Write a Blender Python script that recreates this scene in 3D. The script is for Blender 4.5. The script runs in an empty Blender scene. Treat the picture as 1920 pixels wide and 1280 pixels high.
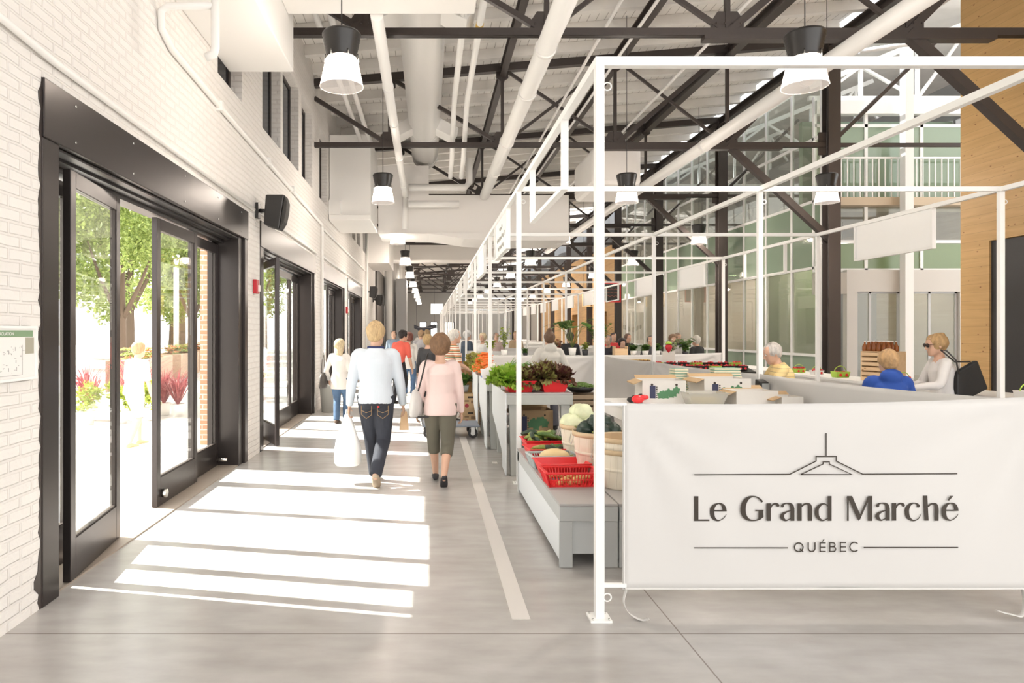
import bpy, bmesh, math, random
from mathutils import Vector, Matrix, noise
R=math.radians; PI=math.pi
random.seed(7)
SC=bpy.context.scene; COL=SC.collection
# ------------------------------------------------------------- camera / light / exposure
cd=bpy.data.cameras.new('camera'); cam=bpy.data.objects.new('camera',cd); COL.objects.link(cam)
cam.location=(0,0,1.62); cam.rotation_euler=(R(90),0,0)
cd.lens=24; cd.sensor_width=36; cd.shift_x=156/1920; cd.shift_y=-19/1920; cd.clip_start=.05; cd.clip_end=500
SC.camera=cam
SC.view_settings.view_transform='Standard'; SC.view_settings.look='None'
SC.view_settings.gamma=1; SC.view_settings.use_curve_mapping=False
SC.view_settings.exposure=1.02
w=bpy.data.worlds.new('sky'); SC.world=w; w.use_nodes=True
nt=w.node_tree; nt.nodes.clear()
wo=nt.nodes.new('ShaderNodeOutputWorld'); wb=nt.nodes.new('ShaderNodeBackground')
wb.inputs[0].default_value=(1,.985,.97,1); wb.inputs[1].default_value=1.75
nt.links.new(wb.outputs[0],wo.inputs[0])
sl=bpy.data.lights.new('sun','SUN'); sl.energy=11; sl.angle=R(.5); sl.color=(1,.965,.9)
sun=bpy.data.objects.new('sun',sl); COL.objects.link(sun)
SD=Vector((1,-.205,-1.03)).normalized()
sun.rotation_euler=SD.to_track_quat('-Z','Y').to_euler(); sun.location=(-10,5,14)
# ------------------------------------------------------------- helpers
def T(o,label=None,cat=None,group=None,kind=None):
    if label: o['label']=label
    if cat: o['category']=cat
    if group: o['group']=group
    if kind: o['kind']=kind
    return o
def E(name,loc=(0,0,0),rz=0,label=None,cat=None,group=None,kind=None):
    o=bpy.data.objects.new(name,None); COL.objects.link(o); o.location=loc; o.rotation_euler=(0,0,rz)
    o.empty_display_size=.1
    return T(o,label,cat,group,kind)
def copy_tree(o,par=None):
    c=o.copy(); COL.objects.link(c); c.parent=par
    for ch in o.children: copy_tree(ch,c)
    return c
class MB:
    def __init__(s): s.v=[]; s.f=[]; s.sm=[]
    def add(s,vs,fs,sm=False):
        n=len(s.v); s.v+= [tuple(v) for v in vs]; s.f+=[tuple(i+n for i in f) for f in fs]; s.sm+=[sm]*len(fs); return s
    def box(s,x0,x1,y0,y1,z0,z1):
        vs=[(x,y,z) for z in(z0,z1) for y in(y0,y1) for x in(x0,x1)]
        return s.add(vs,[(0,2,3,1),(4,5,7,6),(0,1,5,4),(2,6,7,3),(0,4,6,2),(1,3,7,5)])
    def hexa(s,b,t):   # bottom quad, top quad (ccw from above)
        return s.add(list(b)+list(t),[(3,2,1,0),(4,5,6,7)]+[(i,(i+1)%4,4+(i+1)%4,4+i) for i in range(4)])
    def bar(s,a,b,w,h=None,up=(0,0,1)):   # rectangular bar, w sideways, h along up
        a=Vector(a);b=Vector(b);h=h or w; d=(b-a).normalized(); u=Vector(up)
        if abs(d.dot(u))>.98: u=Vector((0,1,0))
        sd=d.cross(u).normalized(); u=sd.cross(d).normalized()
        r=[]
        for p in(a,b):
            for i,j in((-1,-1),(1,-1),(1,1),(-1,1)): r.append(p+sd*w/2*i+u*h/2*j)
        return s.add(r,[(0,1,2,3),(7,6,5,4)]+[(i,i+4,(i+1)%4+4,(i+1)%4) for i in range(4)])
    def tube(s,pts,r,n=10,cap=True,asp=1.0):
        pts=[Vector(p) for p in pts]; m=len(pts)
        rs=r if isinstance(r,(list,tuple)) else [r]*m
        vs=[];pu=None
        for i,p in enumerate(pts):
            d=(pts[min(i+1,m-1)]-pts[max(i-1,0)])
            d=d.normalized() if d.length>1e-9 else Vector((0,0,1))
            if pu is None:
                u=Vector((0,0,1)) if abs(d.z)<.9 else Vector((0,1,0))
            else: u=pu
            sd=d.cross(u).normalized(); u=sd.cross(d).normalized(); pu=u
            for k in range(n):
                a=2*PI*k/n; vs.append(p+sd*math.cos(a)*rs[i]*asp+u*math.sin(a)*rs[i])
        fs=[(i*n+k,i*n+(k+1)%n,(i+1)*n+(k+1)%n,(i+1)*n+k) for i in range(m-1) for k in range(n)]
        s.add(vs,[tuple(reversed(f)) for f in fs],True)
        if cap:
            N=len(s.v)-len(vs)
            s.f+=[tuple(N+k for k in range(n)),tuple(N+(m-1)*n+k for k in reversed(range(n)))]; s.sm+=[False]*2
        return s
    def lathe(s,prof,c=(0,0,0),n=20,sx=1,sy=1,cap=False):
        vs=[(c[0]+r*math.cos(2*PI*k/n)*sx,c[1]+r*math.sin(2*PI*k/n)*sy,c[2]+z) for r,z in prof for k in range(n)]
        fs=[(i*n+k,i*n+(k+1)%n,(i+1)*n+(k+1)%n,(i+1)*n+k) for i in range(len(prof)-1) for k in range(n)]
        s.add(vs,fs,True)
        if cap:
            N=len(s.v)-len(vs); s.f+=[tuple(N+k for k in reversed(range(n))),tuple(N+(len(prof)-1)*n+k for k in range(n))]; s.sm+=[False]*2
        return s
    def ball(s,c,r,n=10,m=7,rot=None):
        if not isinstance(r,(tuple,list)): r=(r,r,r)
        c=Vector(c); vs=[]
        for i in range(m+1):
            t=PI*i/m
            for k in range(n):
                p=Vector((r[0]*math.sin(t)*math.cos(2*PI*k/n),r[1]*math.sin(t)*math.sin(2*PI*k/n),-r[2]*math.cos(t)))
                if rot: p=rot@p
                vs.append(c+p)
        fs=[(i*n+k,i*n+(k+1)%n,(i+1)*n+(k+1)%n,(i+1)*n+k) for i in range(m) for k in range(n)]
        return s.add(vs,fs,True)
    def prism(s,poly,axis,a,b):  # poly in the two other axes, extruded a..b along axis
        n=len(poly)
        def P(p,t):
            return (t,p[0],p[1]) if axis=='x' else ((p[0],t,p[1]) if axis=='y' else (p[0],p[1],t))
        vs=[P(p,a) for p in poly]+[P(p,b) for p in poly]
        return s.add(vs,[tuple(reversed(range(n))),tuple(range(n,2*n))]+[(i,(i+1)%n,n+(i+1)%n,n+i) for i in range(n)])
    def build(s,name,mat=None,par=None,bevel=0,label=None,loc=None,fix=True,sub=0):
        me=bpy.data.meshes.new(name); me.from_pydata(s.v,[],s.f); me.validate(clean_customdata=False)
        if len(me.polygons)==len(s.sm): me.polygons.foreach_set('use_smooth',s.sm)
        if fix:
            bm=bmesh.new(); bm.from_mesh(me); bmesh.ops.recalc_face_normals(bm,faces=bm.faces); bm.to_mesh(me); bm.free()
        if mat: me.materials.append(mat)
        o=bpy.data.objects.new(name,me); COL.objects.link(o); o.parent=par
        if loc: o.location=loc
        if bevel:
            b=o.modifiers.new('bevel','BEVEL'); b.width=bevel; b.segments=2; b.limit_method='ANGLE'
        if sub:
            b=o.modifiers.new('sub','SUBSURF'); b.levels=sub; b.render_levels=sub
        if label: o['label']=label
        return o
def arc(c,r,a0,a1,n,plane='xz'):
    out=[]
    for i in range(n+1):
        a=R(a0+(a1-a0)*i/n); u=r*math.cos(a); v=r*math.sin(a)
        out.append((c[0]+u,c[1],c[2]+v) if plane=='xz' else ((c[0],c[1]+u,c[2]+v) if plane=='yz' else (c[0]+u,c[1]+v,c[2])))
    return out
# ------------------------------------------------------------- materials
MC={}
def mat(name,col,rough=.6,metal=0,emit=0,spec=.5,bump=0,bscale=20,var=0,vscale=3,alpha=None,sss=0,sheen=0,ecol=None,trans=0,stretch=None):
    if name in MC: return MC[name]
    m=bpy.data.materials.new(name); m.use_nodes=True; n=m.node_tree.nodes; l=m.node_tree.links
    b=n['Principled BSDF']; c=(*col,1) if len(col)==3 else col
    b.inputs['Base Color'].default_value=c; b.inputs['Roughness'].default_value=rough; b.inputs['Metallic'].default_value=metal
    b.inputs['Specular IOR Level'].default_value=spec
    if trans: b.inputs['Transmission Weight'].default_value=trans
    if sheen: b.inputs['Sheen Weight'].default_value=sheen
    if emit: b.inputs['Emission Color'].default_value=(*(ecol or col),1); b.inputs['Emission Strength'].default_value=emit
    if var or bump:
        tc=n.new('ShaderNodeTexCoord'); mp=n.new('ShaderNodeMapping'); l.new(tc.outputs['Object'],mp.inputs[0])
        if stretch: mp.inputs['Scale'].default_value=stretch
        if var:
            nz=n.new('ShaderNodeTexNoise'); nz.inputs['Scale'].default_value=vscale; nz.inputs['Detail'].default_value=4
            l.new(mp.outputs[0],nz.inputs['Vector'])
            mx=n.new('ShaderNodeMixRGB'); mx.blend_type='MULTIPLY'; mx.inputs[0].default_value=1
            cr=n.new('ShaderNodeValToRGB'); cr.color_ramp.elements[0].position=.3; cr.color_ramp.elements[1].position=.7
            cr.color_ramp.elements[0].color=(1-var,1-var,1-var,1); cr.color_ramp.elements[1].color=(1,1,1,1)
            l.new(nz.outputs[0],cr.inputs[0]); mx.inputs[1].default_value=c; l.new(cr.outputs[0],mx.inputs[2]); l.new(mx.outputs[0],b.inputs['Base Color'])
        if bump:
            nb=n.new('ShaderNodeTexNoise'); nb.inputs['Scale'].default_value=bscale; nb.inputs['Detail'].default_value=3
            l.new(mp.outputs[0],nb.inputs['Vector']); bp=n.new('ShaderNodeBump'); bp.inputs['Strength'].default_value=bump; bp.inputs['Distance'].default_value=.02
            l.new(nb.outputs[0],bp.inputs['Height']); l.new(bp.outputs[0],b.inputs['Normal'])
    MC[name]=m; return m
def glass_mat(name,tint=(1,1,1),refl=.9,op=0,opcol=(.5,.6,.5)):
    m=bpy.data.materials.new(name); m.use_nodes=True; n=m.node_tree.nodes; l=m.node_tree.links
    n.clear(); o=n.new('ShaderNodeOutputMaterial'); t=n.new('ShaderNodeBsdfTransparent'); t.inputs[0].default_value=(*tint,1)
    g=n.new('ShaderNodeBsdfGlossy'); g.inputs['Roughness'].default_value=.01; g.inputs[0].default_value=(refl,refl,refl,1)
    lw=n.new('ShaderNodeLayerWeight'); pw=n.new('ShaderNodeMath'); pw.operation='POWER'; l.new(lw.outputs['Facing'],pw.inputs[0]); pw.inputs[1].default_value=4.5
    f=n.new('ShaderNodeMath'); f.operation='MULTIPLY_ADD'; l.new(pw.outputs[0],f.inputs[0]); f.inputs[1].default_value=.9; f.inputs[2].default_value=.04; mx=n.new('ShaderNodeMixShader')
    lw.inputs[0].default_value=.5; l.new(f.outputs[0],mx.inputs[0]); base=t.outputs[0]
    if op:
        d=n.new('ShaderNodeBsdfDiffuse'); d.inputs[0].default_value=(*opcol,1); m2=n.new('ShaderNodeMixShader'); m2.inputs[0].default_value=op
        l.new(t.outputs[0],m2.inputs[1]); l.new(d.outputs[0],m2.inputs[2]); base=m2.outputs[0]
    l.new(base,mx.inputs[1]); l.new(g.outputs[0],mx.inputs[2]); l.new(mx.outputs[0],o.inputs[0])
    MC[name]=m; return m
def brick_mat(name,c1,c2,mortar,bump=.6,rough=.75,scale=1.0,msize=.012):
    m=bpy.data.materials.new(name); m.use_nodes=True; n=m.node_tree.nodes; l=m.node_tree.links; b=n['Principled BSDF']
    tc=n.new('ShaderNodeTexCoord'); sp=n.new('ShaderNodeSeparateXYZ'); cb=n.new('ShaderNodeCombineXYZ')
    l.new(tc.outputs['Object'],sp.inputs[0]); ad=n.new('ShaderNodeMath'); l.new(sp.outputs[0],ad.inputs[0]); l.new(sp.outputs[1],ad.inputs[1])
    l.new(ad.outputs[0],cb.inputs[0]); l.new(sp.outputs[2],cb.inputs[1])
    nz=n.new('ShaderNodeTexNoise'); nz.inputs['Scale'].default_value=3; l.new(tc.outputs['Object'],nz.inputs['Vector'])
    va=n.new('ShaderNodeVectorMath'); va.operation='MULTIPLY_ADD'; l.new(nz.outputs['Color'],va.inputs[0]); va.inputs[1].default_value=(.03,.03,0); l.new(cb.outputs[0],va.inputs[2])
    br=n.new('ShaderNodeTexBrick'); l.new(va.outputs[0],br.inputs['Vector']); br.inputs['Scale'].default_value=scale
    br.inputs['Brick Width'].default_value=.22; br.inputs['Row Height'].default_value=.072; br.inputs['Mortar Size'].default_value=msize; br.inputs['Mortar Smooth'].default_value=.6
    br.inputs['Color1'].default_value=(*c1,1); br.inputs['Color2'].default_value=(*c2,1); br.inputs['Mortar'].default_value=(*mortar,1)
    n2=n.new('ShaderNodeTexNoise'); n2.inputs['Scale'].default_value=45; n2.inputs['Detail'].default_value=4; l.new(tc.outputs['Object'],n2.inputs['Vector'])
    m1=n.new('ShaderNodeMath'); m1.operation='MULTIPLY_ADD'; l.new(n2.outputs[0],m1.inputs[0]); m1.inputs[1].default_value=.6
    inv=n.new('ShaderNodeMath'); inv.operation='SUBTRACT'; inv.inputs[0].default_value=1; l.new(br.outputs['Fac'],inv.inputs[1]); l.new(inv.outputs[0],m1.inputs[2])
    bp=n.new('ShaderNodeBump'); bp.inputs['Strength'].default_value=bump; bp.inputs['Distance'].default_value=.008
    l.new(m1.outputs[0],bp.inputs['Height']); l.new(bp.outputs[0],b.inputs['Normal']); l.new(br.outputs['Color'],b.inputs['Base Color'])
    b.inputs['Roughness'].default_value=rough; MC[name]=m; return m
def wood_mat(name,c1,c2,axis,plank=.12,knots=True,rough=.55):
    # planks run along `axis`
    m=bpy.data.materials.new(name); m.use_nodes=True; n=m.node_tree.nodes; l=m.node_tree.links; b=n['Principled BSDF']
    tc=n.new('ShaderNodeTexCoord'); mp=n.new('ShaderNodeMapping'); l.new(tc.outputs['Object'],mp.inputs[0])
    s=[9,9,9]; s['xyz'.index(axis)]=.7; mp.inputs['Scale'].default_value=s
    nz=n.new('ShaderNodeTexNoise'); nz.inputs['Scale'].default_value=1.6; nz.inputs['Detail'].default_value=6; nz.inputs['Distortion'].default_value=.6; l.new(mp.outputs[0],nz.inputs['Vector'])
    cr=n.new('ShaderNodeValToRGB'); cr.color_ramp.elements[0].position=.3; cr.color_ramp.elements[1].position=.7
    cr.color_ramp.elements[0].color=(*c2,1); cr.color_ramp.elements[1].color=(*c1,1); l.new(nz.outputs[0],cr.inputs[0])
    out=cr.outputs[0]
    if knots:
        mp2=n.new('ShaderNodeMapping'); l.new(tc.outputs['Object'],mp2.inputs[0]); s2=[11,11,11]; s2['xyz'.index(axis)]=6; mp2.inputs['Scale'].default_value=s2
        vo=n.new('ShaderNodeTexVoronoi'); vo.inputs['Scale'].default_value=1; l.new(mp2.outputs[0],vo.inputs['Vector'])
        c3=n.new('ShaderNodeValToRGB'); c3.color_ramp.elements[0].position=.06; c3.color_ramp.elements[1].position=.13
        c3.color_ramp.elements[0].color=(.45,.3,.2,1); c3.color_ramp.elements[1].color=(1,1,1,1); l.new(vo.outputs['Distance'],c3.inputs[0])
        mx=n.new('ShaderNodeMixRGB'); mx.blend_type='MULTIPLY'; mx.inputs[0].default_value=1; l.new(out,mx.inputs[1]); l.new(c3.outputs[0],mx.inputs[2]); out=mx.outputs[0]
    if plank:
        sp=n.new('ShaderNodeSeparateXYZ'); l.new(tc.outputs['Object'],sp.inputs[0])
        dv=n.new('ShaderNodeMath'); dv.operation='DIVIDE'; l.new(sp.outputs[2 if axis!='z' else 0],dv.inputs[0]); dv.inputs[1].default_value=plank
        fr=n.new('ShaderNodeMath'); fr.operation='FRACT'; l.new(dv.outputs[0],fr.inputs[0])
        lt=n.new('ShaderNodeMath'); lt.operation='LESS_THAN'; l.new(fr.outputs[0],lt.inputs[0]); lt.inputs[1].default_value=.03
        mx=n.new('ShaderNodeMixRGB'); l.new(lt.outputs[0],mx.inputs[0]); l.new(out,mx.inputs[1]); mx.inputs[2].default_value=(*[c*.75 for c in c2],1); out=mx.outputs[0]
    l.new(out,b.inputs['Base Color']); b.inputs['Roughness'].default_value=rough; MC[name]=m; return m
def floor_mat():
    m=bpy.data.materials.new('polished_concrete'); m.use_nodes=True; n=m.node_tree.nodes; l=m.node_tree.links; b=n['Principled BSDF']
    tc=n.new('ShaderNodeTexCoord'); sp=n.new('ShaderNodeSeparateXYZ'); l.new(tc.outputs['Object'],sp.inputs[0])
    nz=n.new('ShaderNodeTexNoise'); nz.inputs['Scale'].default_value=.9; nz.inputs['Detail'].default_value=8; nz.inputs['Roughness'].default_value=.6; l.new(tc.outputs['Object'],nz.inputs['Vector'])
    cr=n.new('ShaderNodeValToRGB'); e=cr.color_ramp.elements; e[0].position=.32; e[1].position=.68; e[0].color=(.45,.43,.41,1); e[1].color=(.55,.535,.52,1); l.new(nz.outputs[0],cr.inputs[0])
    out=cr.outputs[0]
    mpS=n.new('ShaderNodeMapping'); l.new(tc.outputs['Object'],mpS.inputs[0]); mpS.inputs['Scale'].default_value=(1.2,3.5,1)
    n3=n.new('ShaderNodeTexNoise'); n3.inputs['Scale'].default_value=2.2; n3.inputs['Detail'].default_value=5; n3.inputs['Roughness'].default_value=.5; l.new(mpS.outputs[0],n3.inputs['Vector'])
    c3=n.new('ShaderNodeValToRGB'); c3.color_ramp.elements[0].position=.25; c3.color_ramp.elements[1].position=.75; c3.color_ramp.elements[0].color=(.80,.79,.78,1); c3.color_ramp.elements[1].color=(1,1,1,1); l.new(n3.outputs[0],c3.inputs[0])
    mxs=n.new('ShaderNodeMixRGB'); mxs.blend_type='MULTIPLY'; mxs.inputs[0].default_value=1; l.new(out,mxs.inputs[1]); l.new(c3.outputs[0],mxs.inputs[2]); out=mxs.outputs[0]
    def line(ch,v,per,wd):
        nonlocal out
        a=n.new('ShaderNodeMath'); a.operation='SUBTRACT'; l.new(sp.outputs[ch],a.inputs[0]); a.inputs[1].default_value=v-per/2
        mo=n.new('ShaderNodeMath'); mo.operation='PINGPONG'; l.new(a.outputs[0],mo.inputs[0]); mo.inputs[1].default_value=per/2
        g=n.new('ShaderNodeMath'); g.operation='GREATER_THAN'; l.new(mo.outputs[0],g.inputs[0]); g.inputs[1].default_value=per/2-wd
        mx=n.new('ShaderNodeMixRGB'); l.new(g.outputs[0],mx.inputs[0]); l.new(out,mx.inputs[1]); mx.inputs[2].default_value=(.24,.21,.19,1); out=mx.outputs[0]
    line(1,3.66,5.1,.004); line(0,1.35,5.1,.004)
    l.new(out,b.inputs['Base Color'])
    b.inputs['Roughness'].default_value=.27
    b.inputs['Specular IOR Level'].default_value=.55
    return m
M_FLOOR=floor_mat()
M_BRICK=brick_mat('painted_brick',(.84,.81,.775),(.82,.79,.755),(.80,.765,.73),bump=.75)
M_RBRICK=brick_mat('red_brick',(.5,.25,.15),(.6,.33,.2),(.6,.55,.5))
M_WHITE=mat('white_paint',(.86,.845,.82),.55)
M_DUCT=mat('white_duct_paint',(.88,.865,.84),.45)
M_STEELW=mat('white_powder_steel',(.90,.90,.88),.4)
M_BLACK=mat('dark_painted_steel',(.055,.044,.040),.45,spec=.4)
M_BRONZE=mat('dark_bronze_metal',(.05,.042,.04),.3,metal=.6)
M_CANVAS=mat('white_canvas',(.66,.65,.635),.8,bump=.12,bscale=2.2)
M_INK=mat('brown_black_ink',(.035,.025,.017),.5)
M_CLT=wood_mat('knotty_pine_panel',(.68,.44,.19),(.58,.36,.145),'y',plank=.13)
M_CLTD=wood_mat('brown_plywood',(.52,.31,.12),(.42,.24,.09),'y',plank=.4,knots=False)
M_GLASS=glass_mat('clear_glass',(.97,.98,.96))
M_GLASSI=glass_mat('interior_glass',(.9,.92,.88),refl=.8,op=.12,opcol=(.75,.72,.66))
M_GREEN=glass_mat('green_glass',(.5,.62,.5),refl=.9,op=.75,opcol=(.36,.46,.35))
M_GREEND=mat('green_wall_paint',(.16,.22,.11),.5)
M_DARK=mat('dark_grey_door',(.035,.033,.035),.4)
M_RED=mat('red_plastic',(.80,.03,.035),.35)
M_GREYP=mat('grey_painted_wood',(.47,.49,.49),.5,bump=.1,bscale=15)
M_GREYW=mat('pale_painted_board',(.74,.77,.79),.5)
M_BEIGE=mat('warm_grey_wall',(.50,.45,.39),.6)
M_CHROME=mat('brushed_chrome',(.7,.7,.68),.2,metal=1)
# ============================================================= SETTING
def S(o): o['kind']='structure'; return o
S(MB().box(-2.66,18,-9,72,-.12,0).build('floor',M_FLOOR))
WX=-2.27; WO=-2.66
DOORS=[(3.997,8.52),(9.17,13.6),(14.53,18.4),(19.0,23.2)]; DTOP=3.11
WINS=[(7.34,8.3),(9.31,10.45),(10.62,11.9),(12.19,13.3),(14.17,15.3),(18.9,19.6),(20.2,21.1),(21.5,22.5),(23.5,24.6)]
w=MB(); y=-9
for a,b in DOORS: w.box(WO,WX,y,a,0,DTOP); y=b
w.box(WO,WX,y,72,0,DTOP); w.box(WO,WX,-9,72,DTOP,4.40); w.box(WO,WX,-9,72,5.87,6.95)
y=-9
for a,b in WINS: w.box(WO,WX,y,a,4.40,5.87); y=b
w.box(WO,WX,y,72,4.40,5.87)
for p in [(9.0,.0),(14.05,.0),(18.7,0),(23.6,0),(27,0)]: pass
S(w.build('wall_left',M_BRICK,fix=False))
M_DKGLASS=mat('dark_window_glass',(.035,.04,.05),.12,spec=.6)
for i,(a,b) in enumerate(WINS):
    r=S(E('window_%d'%(i+1),(WX,(a+b)/2,4.40)))
    f=MB(); h=b-a; x=-.14
    f.box(x-.05,x,-h/2,-h/2+.06,0,1.47).box(x-.05,x,h/2-.06,h/2,0,1.47).box(x-.05,x,-h/2,h/2,0,.06).box(x-.05,x,-h/2,h/2,1.41,1.47)
    f.build('window_frame',M_BLACK,r)
    MB().box(x-.035,x-.02,-h/2+.06,h/2-.06,.06,1.41).build('window_pane',M_DKGLASS,r)
# roof
def rz(x): return 6.54+.083*(x+2.27)
def roofmat():
    m=mat('white_roof_boards',(.88,.855,.82),.7); n=m.node_tree.nodes; l=m.node_tree.links; b=n['Principled BSDF']
    tc=n.new('ShaderNodeTexCoord'); sp=n.new('ShaderNodeSeparateXYZ'); l.new(tc.outputs['Object'],sp.inputs[0])
    pp=n.new('ShaderNodeMath'); pp.operation='PINGPONG'; l.new(sp.outputs[0],pp.inputs[0]); pp.inputs[1].default_value=.08
    g=n.new('ShaderNodeMath'); g.operation='LESS_THAN'; l.new(pp.outputs[0],g.inputs[0]); g.inputs[1].default_value=.007
    mx=n.new('ShaderNodeMixRGB'); l.new(g.outputs[0],mx.inputs[0]); mx.inputs[1].default_value=(.88,.855,.82,1); mx.inputs[2].default_value=(.48,.45,.42,1); l.new(mx.outputs[0],b.inputs['Base Color'])
    return m
c=MB(); zz=.30
def rp(x0,x1,y0,y1):
    q=[(x0,y0),(x1,y0),(x1,y1),(x0,y1)]; c.hexa([(x,y,rz(x)+zz) for x,y in q],[(x,y,rz(x)+zz+.15) for x,y in q])
rp(-2.66,8.1,-4.6,31)
S(MB().box(-2.66,18,-9.2,-9,0,2.9).build('wall_light_block',M_WHITE))  # added unseen wall behind the camera, holds back low frontal sky light
for yy in range(31,70,5): rp(-2.66,8.1,yy,yy+1.6); rp(-2.66,3.7,yy+1.6,yy+5)  # bays left open for the added daylight panels
ceil=S(c.build('ceiling',roofmat()))
def frost():
    m=bpy.data.materials.new('added_daylight_panel'); m.use_nodes=True; n=m.node_tree.nodes; l=m.node_tree.links; n.clear(); o=n.new('ShaderNodeOutputMaterial'); t=n.new('ShaderNodeBsdfTranslucent'); t.inputs[0].default_value=(.8,.8,.8,1); l.new(t.outputs[0],o.inputs[0]); return m
M_FROST=frost()
for k,yy in enumerate(range(31,70,5)):
    c=MB(); q=[(3.7,yy+1.6),(8.1,yy+1.6),(8.1,yy+5),(3.7,yy+5)]; c.hexa([(x,y,rz(x)+zz+.05) for x,y in q],[(x,y,rz(x)+zz+.08) for x,y in q]); S(c.build('window_%d'%(30+k),M_FROST))  # invented roof panes, added to let soft daylight into the dark far end
M_JOIST=mat('white_joists',(.88,.855,.82),.65,var=.12,vscale=2)
j=MB(); y=-4.5
while y<70:
    j.bar((-2.27,y,rz(-2.27)+.2),(8.0,y,rz(8.0)+.2),.13,.19); y+=.85
S(j.build('ceiling_joists',M_JOIST,ceil))
# end wall at the far side
e=MB(); Y0=70
ZT=7.6
e.box(-2.27,-1.0,Y0,Y0+.3,0,ZT).box(-1.0,-.2,Y0,Y0+.3,2.6,ZT).box(-.2,.15,Y0,Y0+.3,0,ZT).box(.15,.9,Y0,Y0+.3,2.6,3.4).box(.9,1.6,Y0,Y0+.3,0,3.4).box(.15,1.5,Y0,Y0+.3,4.5,ZT).box(1.5,1.6,Y0,Y0+.3,3.4,ZT).box(1.6,2.6,Y0,Y0+.3,2.6,ZT).box(2.6,14,Y0,Y0+.3,0,ZT)
S(e.build('wall_back',mat('grey_end_wall',(.55,.53,.5),.7)))
for nm,x0,x1,z0,z1 in [('door_6',-1.0,-.2,0,2.6),('door_7',.15,.9,0,2.6),('door_8',1.6,2.6,0,2.6),('window_20',.15,1.5,3.4,4.5)]:
    r=S(E(nm,((x0+x1)/2,Y0-.02,z0))); hw=(x1-x0)/2; f=MB(); hh=z1-z0
    f.box(-hw,-hw+.07,0,.1,0,hh).box(hw-.07,hw,0,.1,0,hh).box(-hw,hw,0,.1,hh-.07,hh)
    f.build('frame',M_WHITE if nm[0]=='w' else M_BLACK,r)
    MB().box(-hw+.07,hw-.07,.04,.05,.02,hh-.07).build('pane',M_GLASS,r)
# big white bulkheads over the aisle
M_BULK=mat('bulkhead_paint',(.88,.85,.82),.6)
b=MB(); 
b.box(-1.3,.0,17.55,19.2,4.14,5.88).box(0,3.6,17.55,19.2,4.15,5.12)
S(b.build('ceiling_bulkhead',M_BULK))
pr=[]
for i in range(13):
    t=i/12; pr.append((-1.0+2.4*t,4.12-.16*(.5-.5*math.cos(PI*t))))
S(MB().prism([(-1.0,4.14)]+[(0,4.12),(.4,4.08),(.9,4.0),(1.6,3.95),(3.6,3.95),(3.6,4.16)],'y',17.5,19.2).build('ceiling_drop',M_BULK))
S(MB().box(3.65,4.75,15.2,17.2,4.86,5.75).build('ceiling_duct_casing',M_BULK,bevel=.12))
S(MB().box(-1.8,3.2,30,31.5,4.75,5.6).build('ceiling_bulkhead_rear',M_BULK))
S(MB().box(-2.27,-1.0,25.0,28.0,5.6,6.6).box(-2.27,-1.45,24.8,28,4.1,5.62).build('ceiling_bulkhead_side',M_BULK))
# right hand side: timber core
tb=MB(); X0=8.35
tb.box(X0,12,4,8.95,0,9).box(X0,12,10.17,10.72,0,9).box(X0,12,8.95,10.17,2.97,9).box(X0+.25,12,8.95,10.17,0,2.97)
S(tb.build('wall_right',M_CLT))
dr=S(E('door_9',(X0,9.56,0)))
for y0,y1 in ((-.61,-.02),(.0,.61)):
    MB().box(.03,.08,y0,y1,0.01,2.96).build('door_leaf',M_DARK,dr)
MB().tube([(.0,-.1,1.0),(-.02,-.1,1.0),(-.02,-.1,1.3),(.0,-.1,1.3)],.01,8).build('handle',M_CHROME,dr)
# curtain wall along the right
FX=8.7; Z1,Z2,Z3=3.05,4.55,7.35
f=MB(); ys=[15.1]; 
while ys[-1]<30.5: ys.append(ys[-1]+1.24)
cw=S(E('window_21',(FX,15.1,0)))
for yy in ys: f.box(-.03,.03,yy-15.1-.035,yy-15.1+.035,0,Z3)
L=ys[-1]-15.1
for z in (.04,1.08,Z1,Z2,5.95,Z3): f.box(-.035,.035,0,L,z-.03,z+.03)
f.build('mullions',M_STEELW,cw)
for k in range(len(ys)-1):
    a,b_=ys[k]-15.1+.035,ys[k+1]-15.1-.035
    MB().box(-.006,.006,a,b_,1.11,Z1-.03).build('clear_pane',M_GLASSI,cw)
    MB().box(-.006,.006,a,b_,.07,1.05).build('green_pane',M_GREEN,cw)
    MB().box(-.006,.006,a,b_,Z1+.03,Z2-.03).build('green_pane',M_GREEN,cw)
    MB().box(-.006,.006,a,b_,Z2+.03,5.92).build('clear_pane',M_GLASSI,cw)
    MB().box(-.006,.006,a,b_,5.98,Z3-.03).build('clear_pane',M_GLASSI,cw)
NUMS=['first from the camera','second from the camera','third from the camera','fourth from the camera','fifth from the camera','sixth, in the timber volume','seventh, in the timber volume','in the upper gallery']
S(MB().box(FX+.05,16,15.6,30.5,4.35,4.5).build('floor_upper',M_BEIGE))
M_INT=wood_mat('pale_slat_wall',(.50,.43,.34),(.42,.35,.27),'y',plank=.14,knots=False)
S(MB().box(12.2,12.4,15.6,30.6,0,4.35).build('wall_inner',M_INT))
S(MB().box(12.2,12.4,15.6,30.6,4.5,7.4).build('wall_inner_upper',mat('dim_grey_wall',(.16,.15,.14),.7)))
S(MB().box(FX,16,30.6,30.8,0,7.4).build('wall_inner_end',M_BEIGE))
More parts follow.
